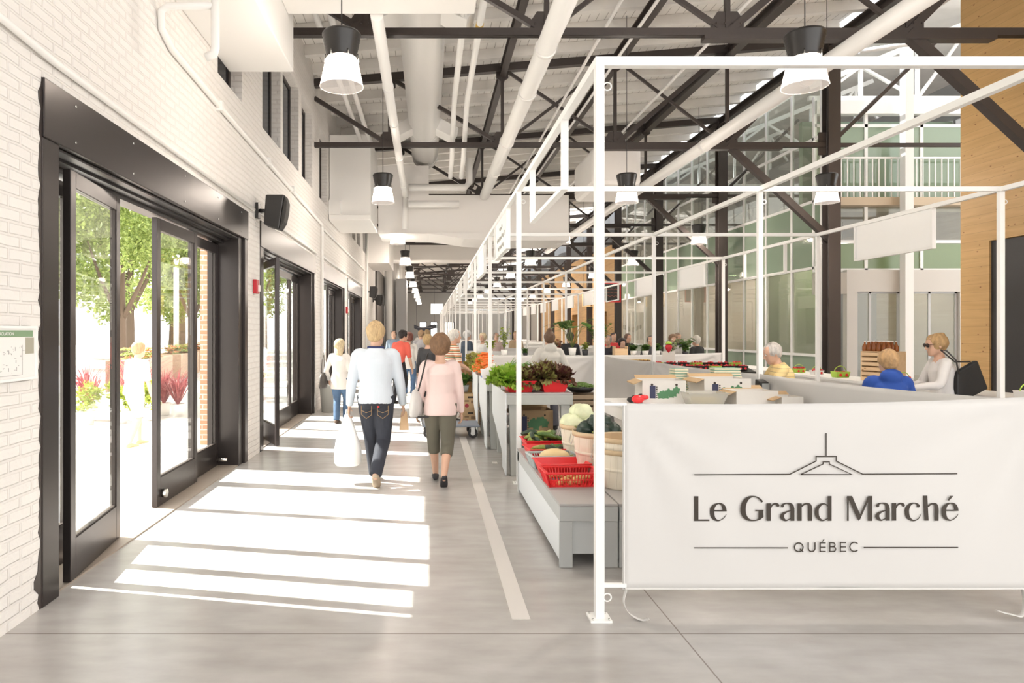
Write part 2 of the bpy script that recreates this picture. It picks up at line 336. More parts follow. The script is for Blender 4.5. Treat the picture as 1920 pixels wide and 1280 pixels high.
# frontal gallery wall
r=S(E('window_22',(FX,15.4,0))); f=MB()
for x in (.0,1.15,3.55,5.2):
    f.box(x-.035,x+.035,-.03,.03,2.95,6.9)
f.box(2.4-.035,2.4+.035,-.03,.03,2.95,6.9)
for z in (3.0,3.64,6.25,6.62): f.box(0,6,-.03,.03,z-.035,z+.035)
f.box(0,6,-.1,.1,6.5,6.8)
f.build('mullions',M_STEELW,r)
xs=[0,1.15,2.4,3.55,5.2]
for a,b_ in zip(xs,xs[1:]):
    MB().box(a+.035,b_-.035,-.006,.006,4.6,6.22).build('green_pane',M_GREEN,r)
    MB().box(a+.035,b_-.035,-.006,.006,3.04,3.6).build('green_pane',mat('olive_green_panel',(.20,.27,.14),.25),r)
    MB().box(a+.035,b_-.035,-.006,.006,3.68,4.42).build('clear_pane',M_GLASSI,r)
S(MB().box(0,6,-.25,.1,4.42,4.6).build('trim_1',mat('tan_fascia',(.55,.44,.31),.5),None,loc=(FX,15.4,0)))
S(MB().box(FX,FX+6,15.9,16.05,4.6,6.5).build('wall_gallery',mat('pale_green_wall',(.36,.46,.36),.4)))
S(MB().box(FX,FX+6,15.45,22,3.6,3.66).build('ceiling_gallery',mat('soffit_white',(.7,.67,.62),.6)))
rl=E('balcony_railing',(FX,15.2,4.6),0,'pale vertical-bar balcony railing along the upper gallery of green glass','railing')
MB().box(0,6,-.02,.02,.86,.9).build('handrail',M_STEELW,rl)
b=MB(); x=.05
while x<6: b.box(x,x+.02,-.01,.01,0,.86); x+=.14
b.build('balusters',M_STEELW,rl)
# white shop front below
s=MB()
s.box(FX+.55,FX+6,15.1,15.25,2.5,2.98).box(FX+.55,FX+.78,15.1,15.25,0,2.5).box(FX+3.05,FX+6,15.1,15.25,0,2.5).box(FX+.78,FX+3.05,15.1,15.25,0,.28)
s.hexa([(FX,15.4,2.45),(FX+.55,15.1,2.45),(FX+.55,15.2,2.45),(FX,15.5,2.45)],[(FX,15.4,2.93),(FX+.55,15.1,2.93),(FX+.55,15.2,2.93),(FX,15.5,2.93)])
S(s.build('wall_shop',mat('cool_grey_plaster',(.60,.57,.53),.6)))
r=S(E('window_23',(FX+.78,15.17,.28))); f=MB()
for x in (0,.30,.93,1.62,2.21): f.box(x,x+.05,0,.04,0,2.22)
f.box(0,2.27,0,.04,0,.05).box(0,2.27,0,.04,2.18,2.22); f.build('mullions',mat('silver_frame',(.5,.5,.5),.35),r)
MB().box(0.02,2.25,.015,.022,.03,2.2).build('pane',M_GLASSI,r)
S(MB().box(FX,FX+1.7,18.0,18.2,0,3.6).build('wall_green',M_GREEND))
S(MB().box(FX+1.7,FX+6,18.6,18.8,0,3.6).build('wall_grey',mat('cool_mid_grey',(.32,.34,.37),.5)))  # back wall of the shop room in plain cool grey
# white structural columns of the inner building
for i,(x,yy) in enumerate([(10.5,15.0)]):
    o=MB().box(-.09,.09,-.09,.09,0,7.9).build('column',M_WHITE,loc=(x,yy,0)); T(o,'white square column in front of the green gallery glass','column')
# timber volume further back
S(MB().box(FX-.1,FX+3,30.9,52,2.6,5.7).box(FX-.1,FX+3,30.9,33,0,2.6).box(FX-.1,FX+3,34.2,36,0,2.6).box(FX-.1,FX+3,37.2,39.5,0,2.6).box(FX-.1,FX+3,41,52,0,2.6).box(FX+.4,FX+3,33,41,0,2.6).build('wall_timber',M_CLTD))
S(MB().box(FX+.2,FX+3,52,70,0,5.5).build('wall_rear_right',M_BEIGE))
S(MB().box(FX+.3,FX+3.2,31,70,5.7,7.5).build('wall_rear_upper',mat('charcoal_upper',(.10,.10,.10),.6)))
# right roof: glazed strip then high roof
g=S(E('window_24',(8.2,-1.5,7.55))); f=MB()
yy=0
while yy<72:
    f.bar((0,yy,0),(1.6,yy,1.5),.06,.08); yy+=1.275
for t in (0,.33,.66,1): f.bar((1.6*t,0,1.5*t),(1.6*t,72,1.5*t),.06,.08)
f.build('glazing_bars',M_STEELW,g)
M_SKYL=glass_mat('skylight_glass',(.85,.88,.92),refl=.5,op=.12,opcol=(.8,.85,.9))
MB().hexa([(0,0,.03),(1.6,0,1.53),(1.6,72,1.53),(0,72,.03)],[(0,0,.045),(1.6,0,1.545),(1.6,72,1.545),(0,72,.045)]).build('glazing',M_SKYL,g)
S(MB().box(9.8,18,-4.6,71,9.05,9.2).build('ceiling_right',M_JOIST))
S(MB().box(17.8,18,15,71,0,9.05).build('wall_far_right',M_WHITE))
# threshold plates
for i,(a,b_) in enumerate(DOORS):
    S(MB().box(-2.62,-2.30,a+.18,b_-.2,0,.012).build('trim_%d'%(i+2),mat('worn_metal_sill',(.42,.36,.30),.5,metal=.3)))
# ------------------------------------------------------------- sliding doors
M_TRACK=mat('black_track',(.025,.022,.022),.35)
M_PERF=mat('dark_violet_grey',(.12,.10,.12),.5)
def panel(root,a,b,h=2.66,name='door_panel',st=.085,rail=.26,z0=.015,th=.05,hasglass=True):
    """door leaf between plan points a and b (relative to root)"""
    a=Vector((*a,0)); b=Vector((*b,0)); d=(b-a); L=d.length; ang=math.atan2(d.y,d.x)
    m=MB(); m.box(0,st,-th/2,th/2,z0,h).box(L-st,L,-th/2,th/2,z0,h).box(st,L-st,-th/2,th/2,z0,z0+rail).box(st,L-st,-th/2,th/2,h-.11,h)
    o=m.build(name,M_BRONZE,root,bevel=.004); o.location=a; o.rotation_euler=(0,0,ang)
    MB().box(st,L-st,-.006,.006,z0+rail,h-.11).build('glass',M_GLASS,o)
    m=MB()
    for x in (st,L-st-.012): m.box(x,x+.012,-.016,.016,z0+rail,h-.11)
    m.box(st,L-st,-.016,.016,z0+rail,z0+rail+.012); m.build('glazing_bead',M_CHROME if False else M_BLACK,o)
    return o
def doorset(i,a,b,panels,label):
    r=S(E('door_%d'%i,(WX,a,0))); W=b-a; h=.02
    MB().box(-.33,h,0,W,2.76,DTOP).build('header_panel',M_BRONZE,r,bevel=.005)
    m=MB(); m.box(-.33,h-.01,0,.178,0,2.76); m.build('near_jamb',M_BRONZE,r,bevel=.004)
    m=MB(); m.box(-.33,-.02,W-.30,W-.12,0,2.76).box(-.33,h-.01,W-.12,W,0,2.76).box(-.36,-.30,W-.42,W-.3,0,2.76); m.build('far_jamb',M_BRONZE,r,bevel=.004)
    m=MB(); m.box(-.34,-.2,.18,W-.3,2.68,2.76).box(-.22,-.12,.18,W-.3,2.72,2.76).box(-.12,-.03,.18,W-.3,2.74,2.755); m.build('door_track',M_TRACK,r)
    for p,q,nm in panels: panel(r,(p[0]-WX,p[1]-a),(q[0]-WX,q[1]-a),name=nm)
    return r
d1=doorset(1,*DOORS[0],[((-2.56,4.2),(-2.56,4.86),'sidelight'),((-2.315,4.365),(-2.44,5.34),'open_door_leaf'),((-2.50,6.22),(-2.50,7.30),'door_panel'),((-2.56,7.32),(-2.56,8.22),'door_panel')],'')
MB().box(-.22,-.09,.19,.335,.015,2.68).build('sun_block_post',M_BRONZE,d1,bevel=.004)  # added post that blocks the sun between near jamb and open leaf
# bolts and hardware seen at the foot of the leaves
MB().tube([(-.16,.93,.13),(-.10,.93,.13)],.022,10).build('door_stop',M_CHROME,d1)
MB().tube([(-.24,4.1,.10),(-.12,4.1,.10)],.022,10).build('door_stop',M_CHROME,d1)
MB().tube([(-.2,2.34,.12),(-.16,2.34,.12)],.04,10).build('door_stop',M_CHROME,d1)
bl=MB()
for yy in (.35,1.2,2.3,3.3,4.2):
    for z in (2.82,3.05): bl.tube([(.018,yy,z),(.026,yy,z)],.008,8)
bl.build('panel_screws',M_CHROME,d1)
pts=[(0.0,z) for z in (3.12,0)]
rnd=random.Random(3); jag=[(3.9995,0)]; z=0
while z<3.1:
    jag.append((3.9995-.006-.03*rnd.random()*(1 if z>.25 else 2.2)-(.03 if .12<z<.3 else 0),z)); z+=.045
jag.append((3.9995,3.11))
MB().prism(jag,'x',WX-.002,WX+.004).build('mortar_gap',M_BLACK,None); bpy.data.objects['mortar_gap']['kind']='structure'
bpy.data.objects['mortar_gap'].name='trim_9'
d2=doorset(2,*DOORS[1],[((-2.60,10.55),(-2.12,9.58),'open_door_leaf'),((-2.52,11.3),(-2.52,12.4),'door_panel'),((-2.56,12.42),(-2.56,13.3),'door_panel')],'')
d3=doorset(3,*DOORS[2],[((-2.60,15.9),(-2.25,15.2),'open_door_leaf'),((-2.52,16.9),(-2.52,18.1),'door_panel')],'')
d4=doorset(4,*DOORS[3],[((-2.60,20.4),(-2.25,19.7),'open_door_leaf'),((-2.52,21.6),(-2.52,22.9),'door_panel')],'')
for d,yy in ((d2,.85),(d3,1.2),(d4,1.2)):
    o=MB().box(-.30,-.2,yy,yy+.1,0.01,2.7).build('perforated_post',M_PERF,d)
    h=MB()
    for k in range(26):
        h.tube([(-.20,yy+.03,.1+k*.1),(-.198,yy+.03,.1+k*.1)],.012,6); h.tube([(-.20,yy+.07,.1+k*.1),(-.198,yy+.07,.1+k*.1)],.012,6)
    h.build('perforations',M_BLACK,o)
r=S(E('door_5',(WX,31.4,0))); MB().box(0,.06,-2.4,2.4,0,2.9).build('shutter',M_BLACK,r); MB().box(0,.08,-2.5,2.5,2.9,4.3).build('louvre',mat('dark_louvre',(.06,.055,.05),.5),r)
# white trusses over the inner building
def wtruss(y,lab):
    r=E('white_roof_truss',(0,y,0),0,lab,'truss')
    MB().bar((8.7,0,6.95),(17,0,6.95),.09,.10).build('bottom_chord',M_STEELW,r); MB().bar((8.7,0,7.2),(13,0,8.95),.09,.12).build('top_chord',M_STEELW,r)
    for x in (9.9,11.2,12.5): MB().bar((x,0,6.95),(x,0,7.2+(x-8.7)*.407),.07,.07).build('vertical_member',M_STEELW,r)
    for a,b_ in ((9.9,8.9),(9.9,11.2),(12.5,11.2),(12.5,13.8)): MB().bar((b_,0,6.95),(a,0,7.2+(a-8.7)*.407),.06,.06).build('diagonal_member',M_STEELW,r)
wtruss(15.65,'white steel truss on top of the green gallery, nearest of three'); wtruss(20.0,'white steel truss over the glazed food hall, second of three'); wtruss(25.0,'white steel truss over the glazed food hall, farthest of three')
m=MB(); m.tube([(9.2,14.6,7.6),(14.5,14.6,8.4)],.05,10); T(m.build('ceiling_pipe',M_DUCT),'slim white pipe rising to the right above the green gallery','pipe')
# lamps inside the food hall behind the glass
for k,(x,y) in enumerate([(10.3,17.0),(10.3,20.0),(10.3,23.0),(10.3,26.0),(10.3,29.0)]):
    zc=3.5 if k<7 else 6.5
    r=E('hall_lamp',(x,y,zc),0,'pale round pendant inside the glazed food hall, %s'%NUMS[k],'pendant lamp'); MB().lathe([(0,.12),(.1,.12),(.3,.0),(.28,0),(.1,.1),(0,.1)],n=20).build('lamp_shade',M_WHITE,r); MB().tube([(0,0,.12),(0,0,.84 if k<5 else .6)],.006,6).build('cord',M_BLACK,r)
    MB().ball((0,0,.03),.06,10,7).build('lamp_bulb',mat('warm_bulb',(1,.85,.7),.5,emit=8),r)
    ld=bpy.data.lights.new('lamp','POINT'); ld.energy=38; ld.color=(1,.9,.78); ld.shadow_soft_size=.1; lo=bpy.data.objects.new('bulb_light',ld); COL.objects.link(lo); lo.parent=r; lo.location=(0,0,-.08)
# ============================================================= STEEL
M_CHORD=M_BLACK
TY=[8.47+5.1*k for k in range(12)]
XB=[-.78,1.46,3.70,5.93]
def truss():
    r=E('steel_roof_truss'); zb=5.32
    m=MB(); m.box(-2.27,8,-.05,-.01,zb-.045,zb+.045).box(-2.27,8,.01,.05,zb-.045,zb+.045).box(-2.27,8,-.05,.05,zb-.045,zb-.03); m.build('bottom_chord',M_CHORD,r)
    MB().box(3.4,7.0,-.07,.07,zb-.1,zb-.045).build('splice_plate',M_CHORD,r)
    MB().box(8,15,-.04,.04,zb-.035,zb+.035).build('outer_tie',M_CHORD,r)
    MB().bar((-2.27,0,rz(-2.27)),(8,0,rz(8)),.14,.15).build('top_chord',M_CHORD,r)
    for x in XB: MB().box(x-.03,x+.03,-.03,.03,zb,rz(x)).build('vertical_member',M_CHORD,r)
    def dg(a,b,w=.055): MB().bar((a[0],0,a[1]),(b[0],0,b[1]),w,w).build('diagonal_member',M_CHORD,r)
    dg((-2.27,6.25),(-.78,zb),.08); dg((1.46,zb),(-.78,rz(-.78)),.07)
    dg((1.46,rz(1.46)),(3.7,zb)); dg((1.46,zb),(3.7,rz(3.7))); dg((3.7,zb),(5.93,rz(5.93)),.09); dg((3.7,rz(3.7)),(5.93,zb),.05); dg((5.93,zb),(8,rz(8)),.1)
    MB().bar((5.93,0,zb),(8,0,3.42),.12,.12).build('knee_brace',M_CHORD,r)
    MB().bar((8.1,0,5.45),(10.1,0,7.4),.07,.07).build('outer_brace',M_CHORD,r)
    for x in XB:
        MB().prism([(x-.2,zb),(x+.2,zb),(x+.2,zb+.14),(x+.12,zb+.26),(x-.12,zb+.26),(x-.2,zb+.14)],'y',-.02,.02).build('gusset_plate',M_CHORD,r)
        MB().prism([(x-.12,rz(x)-.2),(x,rz(x)-.28),(x+.12,rz(x)-.2),(x+.12,rz(x)),(x-.12,rz(x))],'y',-.02,.02).build('gusset_plate',M_CHORD,r)
    MB().box(7.75,7.99,-.02,.02,zb-.2,zb+.25).build('gusset_plate',M_CHORD,r)
    bl=MB()
    for x in XB:
        for k in range(4): bl.ball((x-.15+k*.1,-.055,zb+.1),.012,6,4)
    bl.build('bolts',M_CHORD,r); return r
NUM=['nearest to the camera','second from the camera','third from the camera','fourth from the camera','fifth from the camera','sixth from the camera','seventh from the camera','eighth from the camera','ninth from the camera','tenth from the camera','eleventh from the camera','twelfth from the camera','thirteenth from the camera','fourteenth from the camera','fifteenth from the camera','sixteenth from the camera','last and farthest of all']
t0=truss(); c0=None
for k,y in enumerate(TY):
    t=t0 if k==0 else copy_tree(t0)
    t.location=(0,y,0); T(t,'black steel roof truss spanning the hall, '+NUM[k],'truss','black roof trusses')
    if k==0:
        c=MB(); c.box(-.12,.12,-.12,-.09,0,rz(8)).box(-.12,.12,.09,.12,0,rz(8)).box(-.03,.03,-.09,.09,0,rz(8)); cc=c0=c.build('steel_column',M_BLACK)
    else: cc=c0.copy(); COL.objects.link(cc)
    cc.location=(8,y,0)
    T(cc,'black riveted steel column right of the market stalls, '+NUM[k],'column','black steel columns')
XL=[1.47,3.70,5.93,8.0]
for x,wd,nm in zip(XL,(.12,.16,.18,.24),('leftmost, over the aisle edge','second from the left','third from the left','rightmost, on top of the columns')):
    z=rz(x)-.08; m=MB()
    m.box(x-wd/2,x+wd/2,-1.4,70,z-.1,z-.075).box(x-wd/2,x+wd/2,-1.4,70,z+.075,z+.1).box(x-.015,x+.015,-1.4,70,z-.075,z+.075)
    T(m.build('steel_roof_beam',M_BLACK),'long black steel beam under the white roof running down the hall, '+nm,'beam','black longitudinal roof beams')
# ============================================================= DUCTS AND PIPES
T(MB().box(-2.268,-1.54,-3,7.77,4.57,5.7).build('box_duct',M_DUCT,bevel=.01),'large white rectangular duct hugging the brick wall at upper left','duct')
T(MB().box(-1.54,.5,5.2,7.45,5.08,5.75).build('box_duct',M_DUCT,bevel=.01),'white box duct crossing the aisle overhead from the wall duct','duct')
# box unit on the wall
ah=E('air_handling_cabinet',(-2.27,15.5,4.13),0,'tall white air unit cabinet mounted high on the brick wall','air unit')
MB().box(.012,.95,0,1.98,0.12,1.95).build('cabinet',M_DUCT,ah,bevel=.01); MB().box(.012,.96,-.1,1.98,0,.12).build('drip_tray',M_DUCT,ah,bevel=.01)
MB().box(.012,.28,-.12,.3,.12,.45).build('side_duct',M_DUCT,ah)
rd=E('round_duct',(-.1,0,6.28),0,'large white round ventilation duct running along the aisle ceiling','duct')
def ring(z0,z1,r): return [(r,z0),(r,z1)]
m=MB(); m.tube([(0,3.2,0),(0,8.9,0),(0,9.4,0),(0,18.2,0)],[.40,.40,.36,.34],32); m.ball((0,18.2,0),(.34,.3,.34),24,12); m.build('duct_body',M_DUCT,rd)
for y in (5.5,7.8,9.1,10.9,13.2,15.6,17.9):
    rr=.41 if y<9 else .37 if y<9.5 else .35
    MB().tube([(0,y-.025,0),(0,y+.025,0)],rr,32).build('duct_seam',M_DUCT,rd)
for y,sx in ((9.6,1),(9.6,-1),(15.2,1),(15.2,-1)):
    m=MB(); m.hexa([(sx*.2,y-.25,-.2),(sx*.62,y-.3,-.42),(sx*.62,y+.3,-.42),(sx*.2,y+.25,-.2)],[(sx*.2,y-.25,.1),(sx*.75,y-.3,-.22),(sx*.75,y+.3,-.22),(sx*.2,y+.25,.1)]); m.build('air_diffuser',M_DUCT,rd,bevel=.008)
def pipe(name,pts,r,label,joints=(),n=14,m=M_DUCT,cat='pipe',grp=None):
    o=MB().tube(pts,r,n).build(name,m); T(o,label,cat,grp)
    for p in joints:
        a=Vector(p[0]); b=Vector(p[1]); d=(b-a).normalized(); c=a.lerp(b,p[2])
        MB().tube([c-d*.03,c+d*.03],r*1.13,n).build('pipe_coupling',m,o)
    return o
P1a,P1b=(-.57,7.47,5.08),(-.6,19.5,5.02)
pipe('ceiling_pipe',[P1a,P1b],.072,'white pipe hanging low left of the round duct over the aisle',[(P1a,P1b,t) for t in (.18,.32,.5,.7)])
pipe('ceiling_pipe',[(-.6,17.2,5.0),(-.6,17.2,4.2)],.072,'white vertical drop pipe in front of the aisle bulkhead')
P2a,P2b=(1.44,4.5,5.1),(1.42,17.4,5.08)
pipe('ceiling_pipe',[P2a,P2b],.12,'thick white pipe running over the left edge of the stalls',[(P2a,P2b,t) for t in (.3,.42,.62,.8)])
P3a,P3b=(5.2,5.5,5.12),(5.2,30,5.12)
pipe('ceiling_pipe',[P3a,P3b],.11,'thick white sloping pipe passing above the right row of stalls',[(P3a,P3b,t) for t in (.05,.16,.3,.5)])
P3c,P3d=(5.75,7.2,5.75),(5.75,12,5.75)
pipe('ceiling_pipe',[(6.6,5.2,5.95),(6.6,9.3,5.95)],.12,'short thick white pipe end at the top right beside the truss')
for x,z,l in ((.48,5.95,'left'),(.72,5.95,'right')):
    pipe('ceiling_pipe',[(x,4,z),(x,12.6,z),(x+.0,13.0,z-.05),(x,14.2,z-.75),(x,15.2,z-.9)],.05,'slim white pipe with yellow tag right of the round duct, %s one of a pair'%l)
    o=MB().tube([(x,9.6,z),(x,9.95,z)],.056,12).build('yellow_tag',mat('yellow_label',(.75,.5,.12),.5)); T(o,'small yellow pipe marker on the %s slim ceiling pipe'%l,'label')
pipe('ceiling_pipe',[(-.5,16.9,5.18),(.9,16.9,5.18),(1.0,16.9,5.3),(1.0,16.9,5.9)],.085,'white pipe crossing in front of the bulkhead, upper of two')
pipe('ceiling_pipe',[(-.5,16.95,4.78),(.75,16.95,4.78)],.085,'white pipe crossing in front of the bulkhead, lower of two')
for x,l in ((-1.55,'left'),(-1.35,'right')):
    pipe('ceiling_pipe',[(x,9,5.95),(x,16,5.95)],.045,'thin white pipe near the left roof edge, %s one'%l)
for i,(x,z) in enumerate([(2.55,6.0),(3.1,6.1),(4.4,6.15)]):
    pipe('sprinkler_line',[(x,3,z),(x,30,z)],.025,'thin white sprinkler pipe under the roof, %s'%['left','middle','right'][i],n=8)
for i,(x,y) in enumerate([(4.35,8.8),(4.65,8.8),(3.2,12.0),(2.9,14.5),(2.0,11.0)]):
    pass
# wall conduits
pipe('wall_conduit',[(-2.24,-1,3.3),(-2.24,3.6,3.26),(-2.24,4.1,3.23),(-2.24,8.75,3.18)],.022,'white conduit just above the nearest dark door header')
for i,(a,b_) in enumerate(DOORS[1:]):
    pipe('wall_conduit',[(-2.24,a-.1,3.2),(-2.24,b_+.1,3.18)],.02,'white conduit above the %s dark doorway'%['second','third','fourth'][i])
pipe('wall_conduit',[(-1.78,5.69,4.33),(-2.18,5.69,4.33),(-2.23,5.69,4.29),(-2.24,5.72,4.16),(-2.24,5.95,4.08),(-2.24,7.6,4.02),(-2.24,14.3,3.86),(-2.24,14.35,3.8),(-2.24,14.35,.1)],.03,'long white conduit sloping down the upper brick wall then dropping to the floor')
pipe('wall_conduit',[(-1.78,5.69,4.5),(-1.78,5.69,3.98),(-1.79,5.69,3.93),(-1.86,5.69,3.9)],.035,'short white vertical pipe stub below the wall duct')
for y in (7.3,9.5,11.2): 
    o=MB().box(-2.27,-2.2,y-.03,y+.03,3.9+(11.2-y)*.02+.0,4.0+(11.2-y)*.02).build('conduit_clip',M_DUCT); T(o,'small white clip holding the sloping wall conduit, %s'%{7.3:'nearest',9.5:'middle',11.2:'farthest'}[y],'clip')
pipe('wall_conduit',[(-2.24,14.5,3.8),(-2.24,24,3.75)],.025,'white conduit on the upper wall past the second doorway')
pipe('wall_conduit',[(-2.2,24.2,6.3),(-2.2,24.2,.1)],.05,'tall white standpipe on the brick wall beyond the fourth doorway')
for i,y in enumerate((33.0,34.5,36,37.5,39)):
    pipe('vertical_duct',[(-1.95+.1*i,y,.01),(-1.95+.1*i,y,6.2)],.2,'tall pale vertical duct far along the left wall, %s'%NUM[i],cat='duct',m=mat('galvanised',(.72,.71,.69),.4,metal=.1))
o=MB().box(-1.6,-1.1,33.5,35,0,4.2).build('electrical_cabinet',mat('grey_cabinet',(.35,.35,.35),.5),bevel=.01); T(o,'tall grey electrical cabinet far down the left aisle wall','cabinet')
# ------------------------------------------------------------- pendants
M_CAP=mat('black_ribbed_housing',(.02,.018,.017),.35)
def shade_mat():
    m=bpy.data.materials.new('frosted_lamp_shade'); m.use_nodes=True; n=m.node_tree.nodes; l=m.node_tree.links; n.clear()
    o=n.new('ShaderNodeOutputMaterial'); t=n.new('ShaderNodeBsdfTransparent'); d=n.new('ShaderNodeBsdfTranslucent'); d.inputs[0].default_value=(.32,.30,.28,1); e=n.new('ShaderNodeEmission'); e.inputs[0].default_value=(1,.88,.78,1); e.inputs[1].default_value=.13
    a=n.new('ShaderNodeMixShader'); a.inputs[0].default_value=.5; l.new(t.outputs[0],a.inputs[1]); l.new(d.outputs[0],a.inputs[2]); s=n.new('ShaderNodeAddShader'); l.new(a.outputs[0],s.inputs[0]); l.new(e.outputs[0],s.inputs[1]); l.new(s.outputs[0],o.inputs[0]); return m
M_SHADE=shade_mat()
def pendant():
    r=E('pendant_lamp')
    pr=[(.0,.30),(.17,.30),(.185,.28)]
    for k in range(7):
        z=.27-k*.028; q=.185-k*.006; pr+=[(q,z),(q-.008,z-.014)]
    pr+=[(.15,.06),(.13,.05),(.0,.05)]
    MB().lathe(pr,(0,0,0),32).build('lamp_housing',M_CAP,r)
    MB().lathe([(.135,.07),(.155,.03),(.19,-.13),(.205,-.20),(.208,-.215),(.202,-.212),(.186,-.13),(.15,.03)],(0,0,0),40).build('lamp_shade',M_SHADE,r)
    MB().lathe([(0,.02),(.10,.02),(.11,.035),(.11,.05),(0,.05)],(0,0,0),24).build('lamp_light',mat('lamp_glow',(1,.8,.6),.5,emit=9,ecol=(1,.85,.72)),r)
    MB().tube([(0,0,0),(0,0,1)],.006,6).build('cord',M_CAP,r)
    g=MB()
    for k in range(6):
        a=k*PI/3; g.tube([(.155*math.cos(a),.155*math.sin(a),.10),(.165*math.cos(a),.165*math.sin(a),.02)],.006,6)
    g.build('shade_clips',M_CHROME,r)
    return r
p0=pendant(); first=True; YS=[6.5+5.85*k for k in range(10)]
ORD=['nearest','second','third','fourth','fifth','sixth','seventh','eighth','ninth','tenth']
for rn,px,ks in (('aisle row on the left',-.83,range(10)),('middle row above the stalls',3.58,range(10)),('right row beside the black columns',7.2,range(1,9))):
    for k in ks:
        p=p0 if first else copy_tree(p0); first=False
        p.location=(px,YS[k],4.16); T(p,'black and frosted glass pendant lamp, %s in the %s'%(ORD[k],rn),'pendant lamp','pendant lamps over the '+rn.split(' ')[0]+' row')
        L=rz(px)+.3-4.16; L=.925 if (px<0 and k==0) else (3.9-4.16+.2 if 0 else L)
        for ch in p.children:
            if ch.name.startswith('cord'): ch.location=(0,0,.29); ch.scale=(1,1,L-.29)
        if k<9:
            ld=bpy.data.lights.new('lamp','POINT'); ld.energy=60 if k<4 else 100; ld.color=(1,.89,.78); ld.shadow_soft_size=.09
            lo=bpy.data.objects.new('bulb_light',ld); COL.objects.link(lo); lo.parent=p; lo.location=(0,0,-.06)
# ------------------------------------------------------------- loudspeakers, alarm, plan
def speaker(y,z,lab,dz=0):
    r=E('loudspeaker',(-2.27,y,z),0,lab,'speaker','black wall speakers')
    MB().box(.012,.05,-.06,.06,-.1,.1).build('wall_plate',M_CAP,r); MB().tube([(.04,0,0),(.16,.0,.0)],.025,8).build('bracket_arm',M_CAP,r)
    m=MB(); m.hexa([(.13,-.12,-.19),(.33,-.12,-.26),(.33,.12,-.26),(.13,.12,-.19)],[(.16,-.13,.19),(.40,-.13,.19),(.40,.13,.19),(.16,.13,.19)])
    b=m.build('speaker_box',M_CAP,r,bevel=.015)
    m=MB(); 
    prof=[(.33,-.26),(.39,-.16),(.42,-.02),(.43,.1),(.40,.19)]
    m.prism(prof,'y',-.11,.11); m.build('grille',mat('speaker_grille',(.03,.027,.025),.7),r,bevel=.01)
    return r
speaker(8.95,3.2,'black loudspeaker on the brick pier after the first doorway'); speaker(24.6,3.05,'small black loudspeaker past the fourth doorway, nearer of two'); speaker(27.6,2.9,'small black loudspeaker past the fourth doorway, farther of two')
M_FIRE=mat('alarm_red',(.45,.02,.03),.4)
def alarm(y,z,lab,x=WX+.006):
    r=E('fire_alarm',(x,y,z),0,lab,'fire alarm'); MB().box(0,.05,-.07,.07,-.09,.09).build('housing',M_FIRE,r,bevel=.008); MB().box(.05,.07,.0,.05,-.06,.02).build('strobe',M_WHITE,r)
alarm(8.86,2.2,'red fire alarm box on the white pier after the first doorway'); alarm(18.7,2.2,'red fire alarm box on the pier between the third and fourth doorways')
pl=E('evacuation_plan',(WX+.012,3.55,1.475),0,'framed evacuation plan with green heading on the brick wall','sign')
MB().box(0,.012,-.36,.34,-.11,.16).build('backing_board',M_WHITE,pl)
fm=MB().box(0,.022,-.375,-.36,-.125,.175).box(0,.022,.34,.355,-.125,.175).box(0,.022,-.36,.34,-.125,-.11).box(0,.022,-.36,.34,.16,.175); fm.build('frame',M_STEELW,pl)
MB().box(.012,.014,-.35,.32,.115,.15).build('green_heading',mat('plan_green',(.22,.34,.2),.5),pl)
def text(body,size,name,par,loc,rot,m,align='CENTER'):
    c=bpy.data.curves.new(name,'FONT'); c.body=body; c.size=size; c.align_x=align; c.extrude=.0005
    o=bpy.data.objects.new('tmp',c); COL.objects.link(o); c.materials.append(m); bpy.context.view_layer.update(); me=bpy.data.meshes.new_from_object(o.evaluated_get(bpy.context.evaluated_depsgraph_get())); bpy.data.objects.remove(o)
    o=bpy.data.objects.new(name,me); COL.objects.link(o); o.parent=par; o.location=loc; o.rotation_euler=rot; return o
text("PLAN D'ÉVACUATION",.024,'heading_lettering',pl,(.0152,.02,.124),(R(90),0,R(90)),M_WHITE)
M_PLAN=mat('plan_lines',(.35,.33,.33),.6); m=MB(); rn=random.Random(5)
for k in range(60):
    yy=-.1+rn.random()*.32; zz=-.09+rn.random()*.15; m.box(.012,.0135,yy,yy+.002+.02*rn.random()*(k%2),zz,zz+.002+.02*rn.random()*((k+1)%2))
m.box(.012,.0135,-.1,.22,-.095,-.093).box(.012,.0135,-.1,-.098,-.095,.07).box(.012,.0135,.22,.222,-.095,.07).box(.012,.0135,-.05,.0,.05,.065)
m.build('floor_plan_drawing',M_PLAN,pl); MB().box(.012,.0135,.25,.33,.02,.11).build('plan_key',mat('plan_key_grey',(.4,.38,.3),.6),pl)
